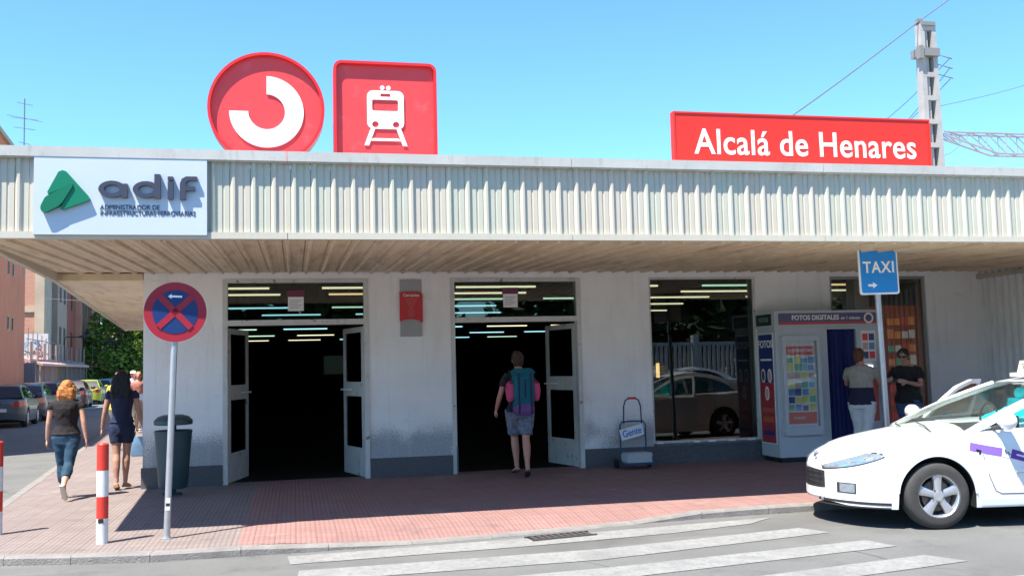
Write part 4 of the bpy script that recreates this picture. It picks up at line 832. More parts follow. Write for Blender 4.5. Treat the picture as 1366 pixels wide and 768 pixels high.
def person(label, loc, rz, h, skin, legs, arms, top, bottom, hair, shoes, lean=0, head=(0, 0), vox=.009, build=1.0, female=False, group=None, face=None):
    """legs: ((thigh, knee, foot), ...) degrees left/right; arms: ((fwd, out, elbow, inward), ...); local +y is forward"""
    k = h/1.7; t = thing('person', label, 'person', loc, rz, group)
    body = MB(); r = math.radians; J = {}
    for i, s in enumerate((-1, 1)):
        a, kn, ft = [r(v) for v in legs[i]]; hip = Vector((s*.092*k, 0, 0)); d1 = Vector((-s*.075, math.sin(a), -math.cos(a))); d2 = Vector((-s*.04, math.sin(a-kn), -math.cos(a-kn)))
        knee = hip+d1*.415*k; ank = knee+d2*.40*k; f = a-kn+ft; fd = Vector((s*.12, math.cos(f), math.sin(f))).normalized(); J[i] = (hip, knee, ank, fd, ank-Vector((0,0,1))*0)
    low = min(min((J[i][2]-Vector((0,0,.085*k))).z, (J[i][2]+J[i][3]*.16*k).z-.03*k+(-.055*k if abs(legs[i][2]) < 12 else 0)) for i in (0, 1)); H0 = -low
    up = Vector((0, 0, H0))
    for i in (0, 1): J[i] = tuple(v+up if n < 3 else v for n, v in enumerate(J[i][:4]))
    T = Matrix.Translation((0,0,H0)) @ Matrix.Rotation(r(-lean), 4, 'X')
    tp = lambda x, y, z: T @ Vector((x*k, y*k, z*k))      # torso frame, z from the hips
    wq = build
    # torso
    W_ = [(-.10,.155,.105),(-.02,.165,.112),(.06,.15,.105),(.16,.122*(.95 if female else 1.08),.09),(.28,.14,.10),(.40,.158,.108),(.47,.165,.10),(.52,.14,.08),(.555,.075,.06)]
    def tors(b, tab, g=0, n=22):
        b.loft([[tp(wq*(rx+g)*math.cos(2*PI*q/n), wq*(ry+g)*math.sin(2*PI*q/n)+off, z) for q in range(n)] for z, rx, ry, off in tab])
    tors(body, [(z, rx, ry, .0) for z, rx, ry in W_])
    nk, hd = tp(0, -.005, .55), tp(head[0]*.002, .02+head[1]*.05, .685)
    body.tube([tp(0,-.01,.5), tp(0,.0,.58), hd+Vector((0,0,-.04*k))], [.062*k,.054*k,.05*k], 14)
    HM = Matrix.Rotation(r(head[0]), 3, 'Z') @ Matrix.Rotation(r(-head[1]*40), 3, 'X')
    hp = lambda x, y, z: hd + HM @ Vector((x*k, y*k, z*k))
    body.ell(hd+Vector((0,0,.012*k)), .075*k, .094*k, .108*k, 18, M=HM); body.ell(hp(0,.02,-.06), .052*k, .062*k, .055*k, 14, M=HM)
    body.tube([hp(0,.088,.02), hp(0,.108,-.018), hp(0,.09,-.026)], [.009*k,.016*k,.012*k], 8)
    for s in (-1, 1): body.ell(hp(s*.076,-.005,-.005), .009*k, .02*k, .032*k, 10, M=HM)
    body.tube([hp(-.022,.084,-.055), hp(0,.091,-.054), hp(.022,.084,-.055)], .008*k, 6)
    for s in (-1, 1): MB().ell(hp(s*.03,.079,.018), .011*k, .008*k, .008*k, 8).obj('eye', blackp, t)
    # legs and feet
    lr = [(0,.088),(.25,.083),(.6,.066),(1,.052),(1.25,.056),(1.5,.05),(1.85,.034),(2,.034)]
    def legpts(i, upto=2.0, g=0.0, start=0):
        hip, kn, an, fd = J[i][:4]; out, rad = [], []
        for u, rr in lr:
            if u < start or u > upto+1e-6: continue
            back = Vector((0,-.012*k,0)) if 1.1 < u < 1.7 else Vector((0,0,0))
            out.append((hip.lerp(kn, u) if u <= 1 else kn.lerp(an, u-1))+back); rad.append((rr*wq+g)*k)
        u = upto; base = hip.lerp(kn, u) if u <= 1 else kn.lerp(an, u-1)
        if (out[-1]-base).length > .01: out.append(base); rad.append((interp(lr, u)*wq+g)*k)
        return out, rad
    for i in (0, 1):
        p, q = legpts(i); body.tube(p, q, 16)
        hip, kn, an, fd = J[i][:4]; upf = Vector((0, -fd.z, fd.y)); body.tube([an-fd*.035*k-upf*.03*k, an+fd*.05*k-upf*.045*k, an+fd*.12*k-upf*.06*k, an+fd*.165*k-upf*.065*k], [.034*k,.038*k,.038*k,.026*k], 12, flat=.75)
    # arms and hands
    for i, s in enumerate((-1, 1)):
        fw, ou, el_, inn = [r(v) for v in arms[i]]; sh = tp(s*.175*wq, -.005, .475)
        d1 = Vector((s*math.sin(ou), math.sin(fw)*math.cos(ou), -math.cos(fw)*math.cos(ou))); elb = sh+d1*.285*k
        d2 = Vector((s*math.sin(ou)*.6-s*math.sin(inn), math.sin(fw+el_), -math.cos(fw+el_))).normalized(); wr = elb+d2*.245*k
        body.tube([sh-Vector((s*.02*k,0,0)), sh.lerp(elb,.3), elb, elb.lerp(wr,.3), wr], [.052*k,.046*k,.038*k,.038*k,.026*k], 14)
        J['a%d' % i] = (sh, elb, wr, d2)
        sd = d2.cross(Vector((s,0,0))).normalized()      # across the palm, roughly front-back
        nrm = d2.cross(sd).normalized()
        body.tube([wr-d2*.01*k, wr+d2*.03*k, wr+d2*.085*k], [.026*k,.038*k,.038*k], 12, flat=.42, up=nrm)
        cur = nrm*(s if nrm.x > 0 else -s)*-1; cur = Vector((-s*abs(nrm.x)-.001, 0, 0))
        for f, (o_, ln) in enumerate(((-.03,.065),(-.010,.078),(.010,.074),(.028,.058))):
            b0 = wr+d2*.078*k+sd*o_*k; body.tube([b0, b0+d2*ln*.5*k+cur*.008*k, b0+d2*ln*.85*k+cur*.03*k], [.0095*k,.0088*k,.0075*k], 8)
        b0 = wr+d2*.03*k-sd*.03*k; body.tube([b0, b0-sd*.028*k+d2*.025*k+cur*.012*k, b0-sd*.03*k+d2*.055*k+cur*.02*k], [.012*k,.011*k,.008*k], 8)
    bo_ = body.obj('body', skin, t, fix=False); soft(bo_, vox, 2)
    # top
    kind, mt = top[0], top[1]
    b = MB(); lo = top[2] if len(top) > 2 else -.02
    tab = [(z, rx+.012+(.012 if z < .1 else 0), ry+.014+(.01 if female and .3 < z < .42 else 0), .0) for z, rx, ry in W_ if z > lo]
    tab = [(lo, interp([(a, c) for a, c, d in W_], lo)+.03, interp([(a, d) for a, c, d in W_], lo)+.03, 0)]+tab
    tab[-1] = (.545, .085, .07, 0); tors(b, tab)
    slv = {'tee': .62, 'cap': .3, 'long': 1.9, 'none': .12}[kind]
    for i, s in enumerate((-1, 1)):
        sh, elb, wr, d2 = J['a%d' % i]; pts = [sh-Vector((s*.03*k,0,-.005*k)), sh.lerp(elb, slv*.5) if slv < 1 else sh.lerp(elb,.5), sh.lerp(elb, min(1, slv))]
        rr = [.062*k, .062*k, .058*k]
        if slv > 1: pts.append(elb.lerp(wr, slv-1)); rr.append(.042*k)
        b.tube(pts, rr, 14)
    o = b.obj('top', mt, t, fix=False); soft(o, vox*1.2, 3, .022*k)
    if top[3:]:   # lower colour block
        b = MB(); tors(b, [(z, rx+.02, ry+.022, 0) for z, rx, ry in [(-.06,.165,.115)]+[w_ for w_ in W_ if -.05 < w_[0] < top[4]]]+[(top[4], .16, .12, 0)]); o = b.obj('top_lower_block', top[3], t, fix=False); soft(o, vox*1.2, 3, .022*k)
    # bottom
    kind, mt, upto, g = bottom
    b = MB(); tors(b, [(-.12,.15,.11,0),(-.02,.172,.125,0),(.04,.165,.118,0),(.09,.15,.108,0)])
    if kind == 'skirt': b.loft([[tp(wq*rx*math.cos(2*PI*q/22), wq*ry*math.sin(2*PI*q/22), z) for q in range(22)] for z, rx, ry in ((-.26,.19,.14),(-.1,.185,.13),(.05,.16,.115))])
    else:
        for i in (0, 1): p, q = legpts(i, upto, g); b.tube(p, q, 16)
    o = b.obj('trousers' if upto > 1.2 else 'shorts', mt, t, fix=False); soft(o, vox*1.2, 3, .02*k)
    # shoes
    for i in (0, 1):
        hip, kn, an, fd = J[i][:4]; upf = Vector((0, -fd.z, fd.y)); b = MB()
        b.tube([an-fd*.055*k-upf*.062*k, an+fd*.04*k-upf*.06*k, an+fd*.13*k-upf*.068*k, an+fd*.19*k-upf*.068*k], [.036*k,.042*k,.045*k,.03*k], 14, flat=.5); b.obj('shoe', shoes, t, smooth=True)
        if face == 'closed': MB().ell(an+fd*.06*k-upf*.03*k, .042*k, .1*k, .04*k, 12).obj('shoe_upper', shoes, t, smooth=True)
    # hair
    hk, hm = hair; b = MB()
    b.ell(hp(0,-.018,.03), .088*k, .10*k, .10*k, 18, M=HM)
    if hk == 'bob':
        b.ell(hp(0,-.045,-.03), .098*k, .075*k, .11*k, 16, M=HM)
        for s in (-1, 1): b.tube([hp(s*.07,-.01,.04), hp(s*.09,-.025,-.05), hp(s*.09,-.045,-.13), hp(s*.07,-.06,-.19)], [.04*k,.042*k,.04*k,.022*k], 10)
        for q in range(7): u = (q-3)/3; b.tube([hp(u*.07,-.08,.0), hp(u*.085,-.085,-.1), hp(u*.09+.01*math.sin(q*5),-.08,-.20-.02*math.sin(q*3))], [.038*k,.038*k,.014*k], 8)
    elif hk == 'long':
        for q in range(9): u = (q-4)/4; b.tube([hp(u*.06,-.06,.05), hp(u*.09,-.09,-.06), hp(u*.10,-.11,-.2), hp(u*.08,-.105,-.34-.02*math.sin(q*4))], [.045*k,.048*k,.046*k,.02*k], 9)
    else: b.ell(hp(0,-.04,-.03), .08*k, .062*k, .09*k, 14, M=HM)
    o = b.obj('hair', hm, t, fix=False)
    if hk == 'short':   # keep the face free
        pass
    soft(o, vox*.8, 3, .017*k, hairn)
    return t, J, hp, tp, k
skA = mat('skin_light', (.55,.3,.21), .5, 0, .08, 12); skB = mat('skin_tan', (.42,.22,.15), .5, 0, .08, 12); skC = mat('skin_ruddy', (.55,.24,.17), .5, 0, .08, 12)
def cloth(n, c, v=.15, s=14): return mat(n, c, .85, 0, v, s, .3, 180)
def hairm(n, c): return mat(n, c, .72, 0, .5, 30, stretch=(1.6,1.6,.12))
jean = cloth('denim_blue', (.015,.05,.09), .45, 9); cream_shoe = mat('cream_leather', (.55,.47,.38), .6)
w1, J, hp, tp, k = person('woman with ginger bob in dark brown top and cropped jeans walking up the side street', (-3.0,-.72,0), .02, 1.57, skA,
    ((10,6,0),(-14,34,-12)), ((4,9,12,-2),(-6,10,10,-2)), ('cap', cloth('brown_top', (.011,.007,.008)), .02), ('trousers', jean, 1.62, .014), ('bob', hairm('ginger_hair', (.42,.15,.035))), cream_shoe, female=True, build=1.1)
w2, J, hp, tp, k = person('woman with long black hair in navy top and shorts beside the corner pier', (-2.43,.1,0), -.05, 1.66, skB,
    ((-5,6,0),(7,8,-2)), ((5,13,10,-4),(2,14,8,-4)), ('cap', cloth('navy_top', (.012,.016,.05)), .05), ('shorts', cloth('dark_denim', (.008,.017,.05)), .62, .016), ('long', hairm('black_hair', (.004,.003,.004))), mat('tan_leather', (.35,.18,.09), .6), female=True)
mn, J, hp, tp, k = person('backpacker in dark shirt and checked shorts entering the right hand doorway', (3.22,-.80,0), .0, 1.79, skC,
    ((17,24,0),(-10,8,-4)), ((-8,20,42,4),(14,10,55,8)), ('tee', cloth('black_tee', (.02,.018,.022)), .0), ('shorts', cloth('checked_shorts', (.16,.17,.22), .5, 22), .86, .035), ('short', hairm('brown_hair', (.05,.025,.015))), mat('sandal', (.05,.03,.03), .7), lean=4, head=(0,.3))
bp = thing('backpack', 'teal and purple hiking backpack with pink side pockets on the man in the doorway', 'backpack', (3.22,-.80,0)); b = MB()
def sq(b, x0, x1, y0, y1, z0, z1, r): b.loft([[(x, y, z) for x, y in rrect(x0+e, x1-e, y0+e, y1-e, r, 4)] for z, e in ((z0,.03),(z0+.03,.008),((z0+z1)/2,-.008),(z1-.04,.004),(z1,.04))]); return b
teal = cloth('pack_teal', (.0,.12,.17)); purp = cloth('pack_purple', (.13,.06,.2)); pinkc = cloth('pack_pink', (.55,.06,.16)); navy = cloth('pack_navy', (.02,.02,.05))
sq(MB(), -.15, .15, -.37, -.12, .98, 1.50, .06).obj('pack_body', teal, bp, smooth=True); sq(MB(), -.14, .14, -.385, -.13, .90, 1.10, .06).obj('pack_base', purp, bp, smooth=True)
sq(MB(), -.16, .16, -.39, -.10, 1.46, 1.58, .07).obj('pack_lid', teal, bp, smooth=True)
for s in (-1, 1):
    sq(MB(), -.05+s*.19, .05+s*.19, -.32, -.14, 1.10, 1.40, .03).obj('side_pocket', pinkc, bp, smooth=True)
    MB().box(s*.09-.012, s*.09+.012, -.396, -.388, .93, 1.52).obj('strap', navy, bp)
    MB().tube([(s*.1,-.13,1.45),(s*.12,-.06,1.53),(s*.13,.05,1.53),(s*.14,.13,1.4),(s*.15,.1,1.2),(s*.14,-.1,1.08)], .022, 8).obj('shoulder_strap', navy, bp, smooth=True)
MB().box(-.01,.01,-.398,-.388,1.15,1.42).obj('zip', navy, bp); MB().tube([(-.17,-.14,.98),(-.19,.05,.97),(0,.15,.97),(.19,.05,.97),(.17,-.14,.98)], .03, 8).obj('hip_belt', navy, bp, smooth=True)
bm1, J, hp, tp, k = person('man in beige and navy top and white trousers bending to the photo booth screen', (8.60,-1.12,0), math.radians(-38), 1.74, skC,
    ((6,4,0),(-4,4,0)), ((40,8,60,10),(38,8,50,10)), ('tee', cloth('beige_knit', (.36,.32,.27)), .2, cloth('navy_knit', (.015,.017,.045)), .25), ('trousers', cloth('white_cotton', (.62,.62,.62), .06), 1.95, .024), ('short', hairm('chestnut_hair', (.12,.045,.02))), mat('brown_shoe', (.1,.05,.03), .6), lean=5, head=(-10,.3), build=1.12, face='closed')
bm2, J, hp, tp, k = person('man in sunglasses and black shirt looking at his hands beside the taxi sign', (9.5,-1.0,0), math.radians(125), 1.72, skB,
    ((3,4,0),(-5,4,0)), ((30,10,75,45),(34,10,72,45)), ('tee', cloth('black_shirt', (.014,.013,.016)), -.04), ('trousers', cloth('blue_jeans', (.06,.11,.22), .3), 1.95, .024), ('short', hairm('dark_hair', (.02,.014,.012))), mat('dark_shoe', (.03,.03,.03), .6), lean=4, head=(10,.35), build=1.18, face='closed')
sg = MB()
for s in (-1, 1): sg.ell(hp(s*.033,.096,.016), .03*k, .012*k, .022*k, 10); sg.tube([hp(s*.06,.088,.022), hp(s*.083,.0,.018)], .004, 6)
sg.tube([hp(-.02,.1,.022), hp(.02,.1,.022)], .004, 6); sg.obj('sunglasses', blackp, bm2, smooth=True)
ph = thing('mobile_phone', 'dark phone held by the man in sunglasses', 'phone', tuple(bm2.matrix_basis @ ((J['a0'][2]+J['a1'][2])/2+(J['a0'][3]+J['a1'][3])*.045)), 2.1); MB().box(-.06,.06,-.008,.008,-.03,.03).obj('phone_body', blackp, ph); MB().box(-.052,.052,-.0095,-.008,-.026,.026).obj('phone_screen', alu, ph)
yl = person('person in a yellow shirt walking behind the black haired woman', (-3.77,8.0,0), 3.0, 1.66, skB, ((8,6,0),(-8,10,0)), ((5,9,14,0),(-6,9,14,0)), ('tee', cloth('yellow_shirt', (.5,.38,.07)), -.04), ('trousers', cloth('stone_trousers', (.2,.19,.17)), 1.95, .024), ('short', hairm('auburn_hair', (.16,.06,.04))), cream_shoe, vox=.013, build=1.15, face='closed')
wb, J, hp, tp, k = person('woman in white with light brown hair half hidden by the corner pier', (-2.33,2.4,0), .0, 1.55, skB, ((5,5,0),(-5,8,0)), ((3,12,8,0),(3,10,8,0)), ('cap', cloth('white_blouse', (.55,.55,.56)), -.02), ('trousers', cloth('pale_trousers', (.5,.5,.52)), 1.9, .026), ('bob', hairm('light_brown_hair', (.16,.08,.045))), cream_shoe, vox=.011, female=True, face='closed')
bg2 = thing('shopping_bag', 'pale blue shopping bag carried beside the corner pier', 'bag', (-2.53,2.42,.28)); b = MB(); b.loft([[(x*s_, y*s_, z) for x, y in rrect(-.13,.13,-.06,.06,.03,3)] for z, s_ in ((0,.85),(.03,1),(.32,.95))]); b.obj('bag_body', mat('bag_blue', (.16,.28,.4), .5, 0, .25, 8), bg2, smooth=True)
MB().tube([(-.07,0,.32),(-.05,0,.42),(.05,0,.42),(.07,0,.32)], .008, 6).obj('bag_handle', blackp, bg2)
cp, J, hp, tp, k = person('distant person in a white cap on the pavement', (-5.5,21.5,0), 3.1, 1.72, skC, ((8,6,0),(-8,10,0)), ((5,9,14,0),(-6,9,14,0)), ('tee', cloth('pale_lilac_shirt', (.45,.42,.6)), -.04), ('trousers', cloth('grey_trousers', (.15,.15,.16)), 1.95, .024), ('short', hairm('grey_hair', (.3,.3,.3))), cream_shoe, vox=.016, face='closed')
b = MB(); b.ell(hp(0,-.005,.07), .1*k, .12*k, .075*k, 14); b.ell(hp(0,.11,.05), .075*k, .08*k, .014*k, 12); b.obj('cap', white, cp, smooth=True)
person('distant person in a pink orange shirt beside the white capped one', (-4.3,14.5,0), 3.2, 1.68, skC, ((6,6,0),(-6,10,0)), ((5,9,14,0),(-6,9,14,0)), ('tee', cloth('salmon_shirt', (.42,.17,.13)), -.04), ('trousers', cloth('khaki_trousers', (.2,.17,.12)), 1.95, .024), ('short', hairm('sandy_hair', (.3,.17,.09))), cream_shoe, vox=.015, face='closed')
# ------------------------------------------------------------------ side street: far pavement, buildings, fence, lamps, trees
b = MB(); b.loft([[(x-.105*(y-21)*1, y, z) for x, z in ((-11.0,RZ),(-11.0,.05),(-16,.05),(-16,RZ))] for y in (-10, 95)]); b.obj('pavement', pave_grey, kind='structure')
def brickm(name, c1, c2, mo, s=1):
    ma = mat(name, c1, .9); t, N, L = nodes(ma); tc = N.new('ShaderNodeTexCoord'); mp = N.new('ShaderNodeMapping'); mp.inputs['Rotation'].default_value = (PI/2, 0, 0)
    br = N.new('ShaderNodeTexBrick'); br.inputs['Scale'].default_value = 1; br.inputs['Brick Width'].default_value = .26; br.inputs['Row Height'].default_value = .075; br.inputs['Mortar Size'].default_value = .012
    br.inputs['Color1'].default_value = (*c1, 1); br.inputs['Color2'].default_value = (*c2, 1); br.inputs['Mortar'].default_value = (*mo, 1)
    L.new(tc.outputs['Object'], mp.inputs[0]); L.new(mp.outputs[0], br.inputs[0]); L.new(br.outputs[0], N['Principled BSDF'].inputs['Base Color']); return ma
orange = mat('orange_render', (.6,.2,.1), .9, 0, .1, .6, .2, 20); grime(orange, (.36,.14,.09), (2,2,.3), .5, .9); brk = brickm('red_brick', (.5,.2,.11), (.38,.14,.08), (.42,.33,.27)); concl = mat('pale_concrete', (.42,.34,.25), .9, 0, .12, 1)
oh = thing('orange_house', 'orange rendered block with paired small windows at the left edge', 'building', (-9.1,0,0), math.atan(.105))
# local y runs along the street, local x=0 is the street wall
wins = [[(a-.2, z),(a+.2, z),(a+.2, z+.55),(a-.2, z+.55)] for b_ in (16, 22, 28) for a in (b_, b_+1.15) for z in (3.8, 6.3, 8.8)] + [[(a-.2, z),(a+.2, z),(a+.2, z+.55),(a-.2, z+.55)] for a in (33.25, 34.45) for z in (3.8, 6.3, 8.8)]
fs_ = lambda x, y, z: (y, x, z)
MB().prism([(6,0),(38.2,0),(38.2,12),(6,12)], -.3, 0, wins, fn=fs_).obj('street_wall', orange, oh); MB().box(-10,-.3,6,38.2,0,12).obj('block', orange, oh)
for w_ in wins:
    (xa, za), (xb, zb2) = w_[0], w_[2]; f = MB().prism([(xa-.06,za-.06),(xb+.06,za-.06),(xb+.06,zb2+.06),(xa-.06,zb2+.06)], -.1, .02, [w_], fn=fs_); fo = f.obj('window', concl, oh); MB().box(-.16,-.15,xa,xb,za,zb2).obj('pane', trimb, fo)
MB().box(-10.2,.15,5.8,38.4,12,12.2).obj('roof', concl, oh)
bh = thing('brick_building', 'tall brick block with pale concrete bands and piers along the side street', 'building', (0,0,0))
# front facing the camera
MB().box(-24,-15.35,49.5,49.9,0,12.6).obj('front_wall', brk, bh); MB().box(-24,-15.3,49.4,49.5,5.55,5.9).box(-24,-15.3,49.4,49.5,9.5,9.85).obj('concrete_band', concl, bh)
P0, P1 = Vector((-14.8,49.4,0)), Vector((-19.1,91,0)); dv = (P1-P0).normalized(); nv = Vector((dv.y,-dv.x,0)); Lb = (P1-P0).length
def seg(a, c, out, name, ma, z0=0, z1=12.6, th=.8):
    A, C = P0+dv*a+nv*out, P0+dv*c+nv*out; B2, D = A-nv*th, C-nv*th; q = MB(); q.loft([[(p.x, p.y, z) for p in (A, C, D, B2)] for z in (z0, z1)]); return q.obj(name, ma, bh)
MB().box(-15.35,-14.8,49.35,50.2,0,12.6).obj('corner_pier', concl, bh)
darkb = mat('dark_red_brick', (.34,.1,.06), .9, 0, .12, 3); greyc = mat('grey_concrete', (.40,.28,.2), .9, 0, .1, 1); pinkr = mat('pink_render', (.55,.27,.18), .9, 0, .1, 1)
segs = [(1.0,3.4,0,'pier',concl),(3.4,6.5,-.35,'glazed_strip',mat('blue_glass_strip',(.12,.16,.2),.3)),(6.5,12,0,'wall_panel',greyc),(12,21,-.3,'wall_panel',darkb),(21,27,.1,'wall_panel',pinkr),(27,32,-.3,'wall_panel',darkb),(32,Lb,0,'wall_panel',pinkr)]
for a, c2, o_, nme, ma in segs: seg(a, c2, o_, nme, ma)
for f_ in range(1, 4):
    for a in (7.6, 10, 14, 17.5, 22.5, 25): seg(a, a+.9, .13 if a > 21 else (.03 if a < 12 else -.27), 'window', trimb, 2.9*f_+.9, 2.9*f_+2.1, .1)
bk = MB(); bk.prism([(-24,49.9),(-15.35,49.9),(-15.8,50),(-19.8,91),(-28,91)], 0, 12.6, fn=lambda x,y,z:(x,z,y)); bk.obj('block', darkb, bh); bk = MB(); bk.prism([(-24.3,49.2),(-14.6,49.2),(-18.8,91.2),(-28,91.2)], 12.6, 12.9, fn=lambda x,y,z:(x,z,y)); bk.obj('roof', concl, bh)
# graffiti wall, gate, fence, awning between the buildings and the street
gw = thing('graffiti_wall', 'low white wall covered in blue and black graffiti between the two buildings', 'wall', (-14.6,48.6,0)); MB().box(-2.0,.2,0,.25,0,4.2).obj('wall', mat('dirty_white', (.5,.5,.52), .9, 0, .15, 3), gw)
gcol = [mat('graf_blue', (.08,.2,.42), .7), mat('graf_black', (.04,.04,.06), .7), mat('graf_red', (.4,.05,.07), .7), mat('graf_sky', (.3,.5,.65), .7)]
for i in range(26):
    x = rnd.uniform(-1.8,.0); z = rnd.uniform(2.0,4.0); pts = [(x+.16*math.sin(q*1.1+i), -.004-.0005*i, z+.16*math.cos(q*1.7+i*2)) for q in range(6)]; MB().tube(pts, rnd.uniform(.02,.05), 5, flat=.3, up=(0,1,0)).obj('graffiti_stroke', gcol[i % 4], gw)
gt = thing('steel_gate', 'tall grey steel gate at the corner of the orange house', 'gate', (-13.5,38.9,0))
for i in range(6): MB().box(-.3+i*.17,-.3+i*.17+.16,0,.06,0,2.35).obj('gate_board', mat('gate_grey', (.2,.21,.24), .6, .2) if i == 0 else bpy.data.materials['gate_grey'], gt)
fe = thing('metal_fence', 'tall pale metal bar fence in front of the brick building', 'fence', (0,0,0)); fm = mat('fence_paint', (.27,.2,.17), .6)
A, C = Vector((-13.9,47.5,0)), Vector((-13.8,62,0)); A = Vector((-13.5,41.0,0)); C = Vector((-14.6,60,0)); n = 60
for i in range(n+1):
    p = A.lerp(C, i/n); MB().tube([p, p+Vector((0,0,2.6+(.9 if i % 6 == 0 else 0)))], .03 if i % 6 else .06, 5).obj('fence_bar' if i % 6 else 'fence_post', fm, fe)
for z in (.25, 2.5): MB().tube([A+Vector((0,0,z)), C+Vector((0,0,z))], .04, 5).obj('fence_rail', fm, fe)
aw = thing('awning', 'faded pinkish flat awning over the fence by the brick building', 'awning', (0,0,0)); q = MB(); q.loft([[(p.x+dx, p.y, z) for dx, z in ((-.9,2.75),(.35,2.35),(.35,2.22),(-.9,2.6))] for p in (A+Vector((.0,1,0)), C)]); q.obj('awning_sheet', mat('awning_pink', (.55,.33,.28), .8, 0, .2, 2), aw)
for i in range(3): p = A.lerp(C, .05+i*.45); MB().tube([p+Vector((.3,0,0)), p+Vector((.3,0,2.3))], .04, 6).obj('awning_post', fm, aw)
cg = thing('balcony_cage', 'rusty scaffold of thin bars above the fence', 'bars', (0,0,0))
for i in range(9):
    p = A.lerp(C, .1+i*.07); MB().tube([p+Vector((-.5,0,2.6)), p+Vector((-.5,0,4.3-.1*i))], .03, 5).obj('upright', fm, cg)
for z in (3.0, 3.7): MB().tube([A.lerp(C,.08)+Vector((-.5,0,z)), A.lerp(C,.7)+Vector((-.5,0,z))], .03, 5).obj('cross_bar', fm, cg)
for i, (x, y, lab) in enumerate(((-13.3,52,'nearer black street lamp arm against the brick building'),(-13.9,64,'farther black street lamp arm against the brick building'))):
    l = thing('street_lamp', lab, 'street lamp', (x,y,0), 0, 'street lamps on the side street'); MB().tube([(-.9,0,0),(-.9,0,3.9),(-.8,0,4.1),(0,0,4.0+.1)], .035, 6).obj('lamp_post', trimb, l); b = MB(); b.ell((.35,0,4.15), .5, .12, .1, 10, M=Matrix.Rotation(-.15,3,'Y')); b.obj('lamp_head', trimb, l, smooth=True)
MB().tube([(-14.8,49.3,6.35),(-12,45,5.9),(-6.2,30,4.6)], .015, 4).obj('overhead_wire', wirem, label='thin wire across the side street under the canopy', cat='wire')
leafs = [mat('leaf_light', (.26,.38,.06), .6, 0, .35, 3), mat('leaf_dark', (.07,.14,.03), .6, 0, .35, 3)]; 
for lm in leafs:
    t, N, L = nodes(lm); b_ = N['Principled BSDF']; tl = N.new('ShaderNodeBsdfTranslucent'); mx = N.new('ShaderNodeMixShader'); mx.inputs[0].default_value = .35; L.new(b_.inputs['Base Color'].links[0].from_socket, tl.inputs[0]); L.new(b_.outputs[0], mx.inputs[1]); L.new(tl.outputs[0], mx.inputs[2]); L.new(mx.outputs[0], N['Material Output'].inputs[0])
leafs2 = [mat('leaf_deep', (.05,.085,.02), .6, 0, .3, 3), mat('leaf_deeper', (.025,.05,.012), .6, 0, .3, 3)]
bark = mat('bark', (.1,.075,.05), .9, 0, .3, 10)
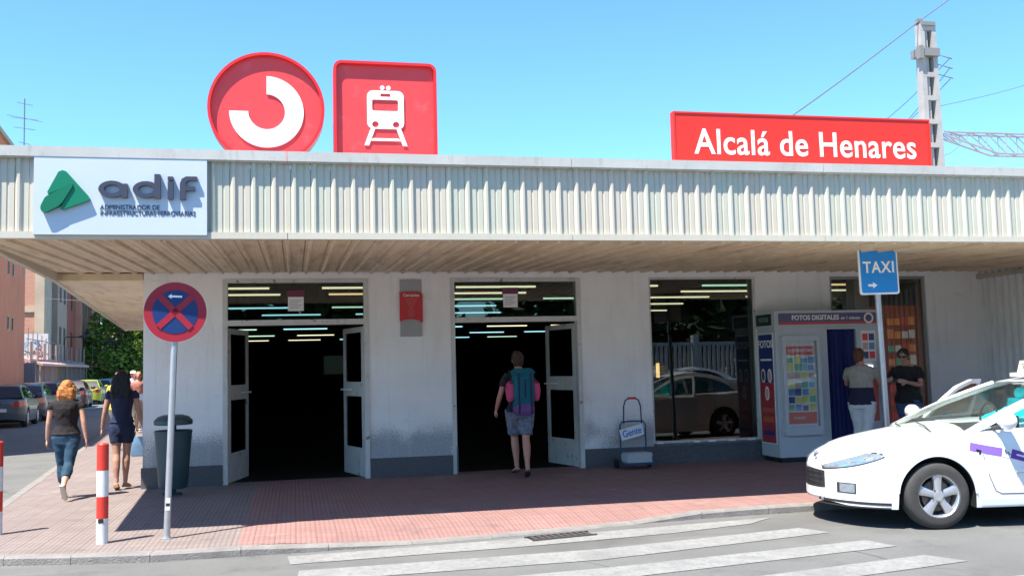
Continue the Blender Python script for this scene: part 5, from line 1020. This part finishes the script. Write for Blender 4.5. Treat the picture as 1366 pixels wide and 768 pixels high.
def tree(loc, h, cr, n, label, seed, leafsz=.16, lo=.3, lv=None):
    g = random.Random(seed); t = thing('tree', label, 'tree', loc); b = MB(); b.tube([(0,0,-.1),(.05,0,h*.2),(0,.05,h*.45),(.1,.1,h*.75)], [.2,.16,.12,.04], 10)
    cl = []
    for i in range(9):
        a = g.uniform(0, 6.28); r_ = cr*g.uniform(.35,.75); z = h*g.uniform(lo+.1,.85); e = Vector((r_*math.cos(a), r_*math.sin(a), z)); b.tube([(0,0,h*lo*.9+g.uniform(0,.2)*h), e*.5+Vector((0,0,h*.18)), e], [.08,.05,.015], 6)
    for i in range(46):
        a = g.uniform(0, 6.28); z = g.uniform(lo, 1); rr = cr*math.sqrt(max(.05, 1-((z-lo-.3)/.72)**2))*g.uniform(.3,1.02); cl.append((Vector((rr*math.cos(a), rr*math.sin(a), z*h)), cr*g.uniform(.2,.36)))
    b.obj('trunk', bark, t, smooth=True); q = MB()
    for i in range(n):
        c, r_ = g.choice(cl); d = Vector((g.gauss(0,1), g.gauss(0,1), g.gauss(0,.8))).normalized()*r_*g.uniform(.5,1)**.5; p = c+d; s = leafsz*g.uniform(.6,1.3)
        u = Vector((g.gauss(0,1), g.gauss(0,1), g.gauss(0,.5))).normalized(); v = u.cross(Vector((g.gauss(0,1), g.gauss(0,1), g.gauss(0,1)))).normalized()
        o = len(q.v); q.v += [tuple(p-u*s), tuple(p+v*s*.45), tuple(p+u*s), tuple(p-v*s*.45)]; q.f.append((o,o+1,o+2,o+3)); q.m.append(0 if g.random() < .6 else 1)
    q.obj('crown', lv or leafs, t, fix=False); return t
tree((-14.0,74,0), 9.5, 3.6, 16000, 'leafy street tree filling the gap under the canopy corner', 3, .2, .12)
tree((-9.5,82,0), 10.5, 4.2, 15000, 'larger tree behind the first beyond the corner pier', 4, .22, .1)
tree((-17.5,92,0), 11, 4, 12000, 'farther tree at the end of the brick building', 5, .24, .1)
tree((-6,98,0), 12, 5.5, 12000, 'farthest tree hidden mostly by the station', 6, .28, .08)
# distant block closing the street
fb = thing('distant_block', 'pale distant building closing the end of the side street', 'building', (-12,130,0)); MB().box(-30,10,0,10,0,8).obj('wall', concl, fb)
# across the road behind the camera: boundary wall and trees, mirrored in the windows
wl = thing('boundary_wall', 'white ribbed boundary wall with posts across the road', 'wall', (0,-25,0)); wm = mat('white_fence', (.55,.55,.54), .7, 0, .06, 2)
for i in range(24):
    x = -14+i*2.2; MB().box(x,x+.25,-.15,.15,-.1,2.75).obj('wall_post', wm, wl); MB().box(x+.25,x+2.2,-.06,.06,-.1,.6).box(x+.25,x+2.2,-.08,.08,2.3,2.45).obj('wall_rail', wm, wl)
    q = MB()
    for k2 in range(9): q.box(x+.3+k2*.21,x+.3+k2*.21+.13,-.03,.03,.6,2.3)
    q.obj('wall_slats', wm, wl, kind='stuff')
for i in range(7): tree((-14+i*9+rnd.uniform(-1,1),-31-rnd.uniform(0,3),0), 7.5, 4.6, 3000, 'tree behind the white wall across the road, number %s from the left' % ('one two three four five six seven'.split()[i]) if False else ['first','second','third','fourth','fifth','sixth','seventh'][i]+' tree from the left behind the white wall across the road', 20+i, .5, .12, leafs2)
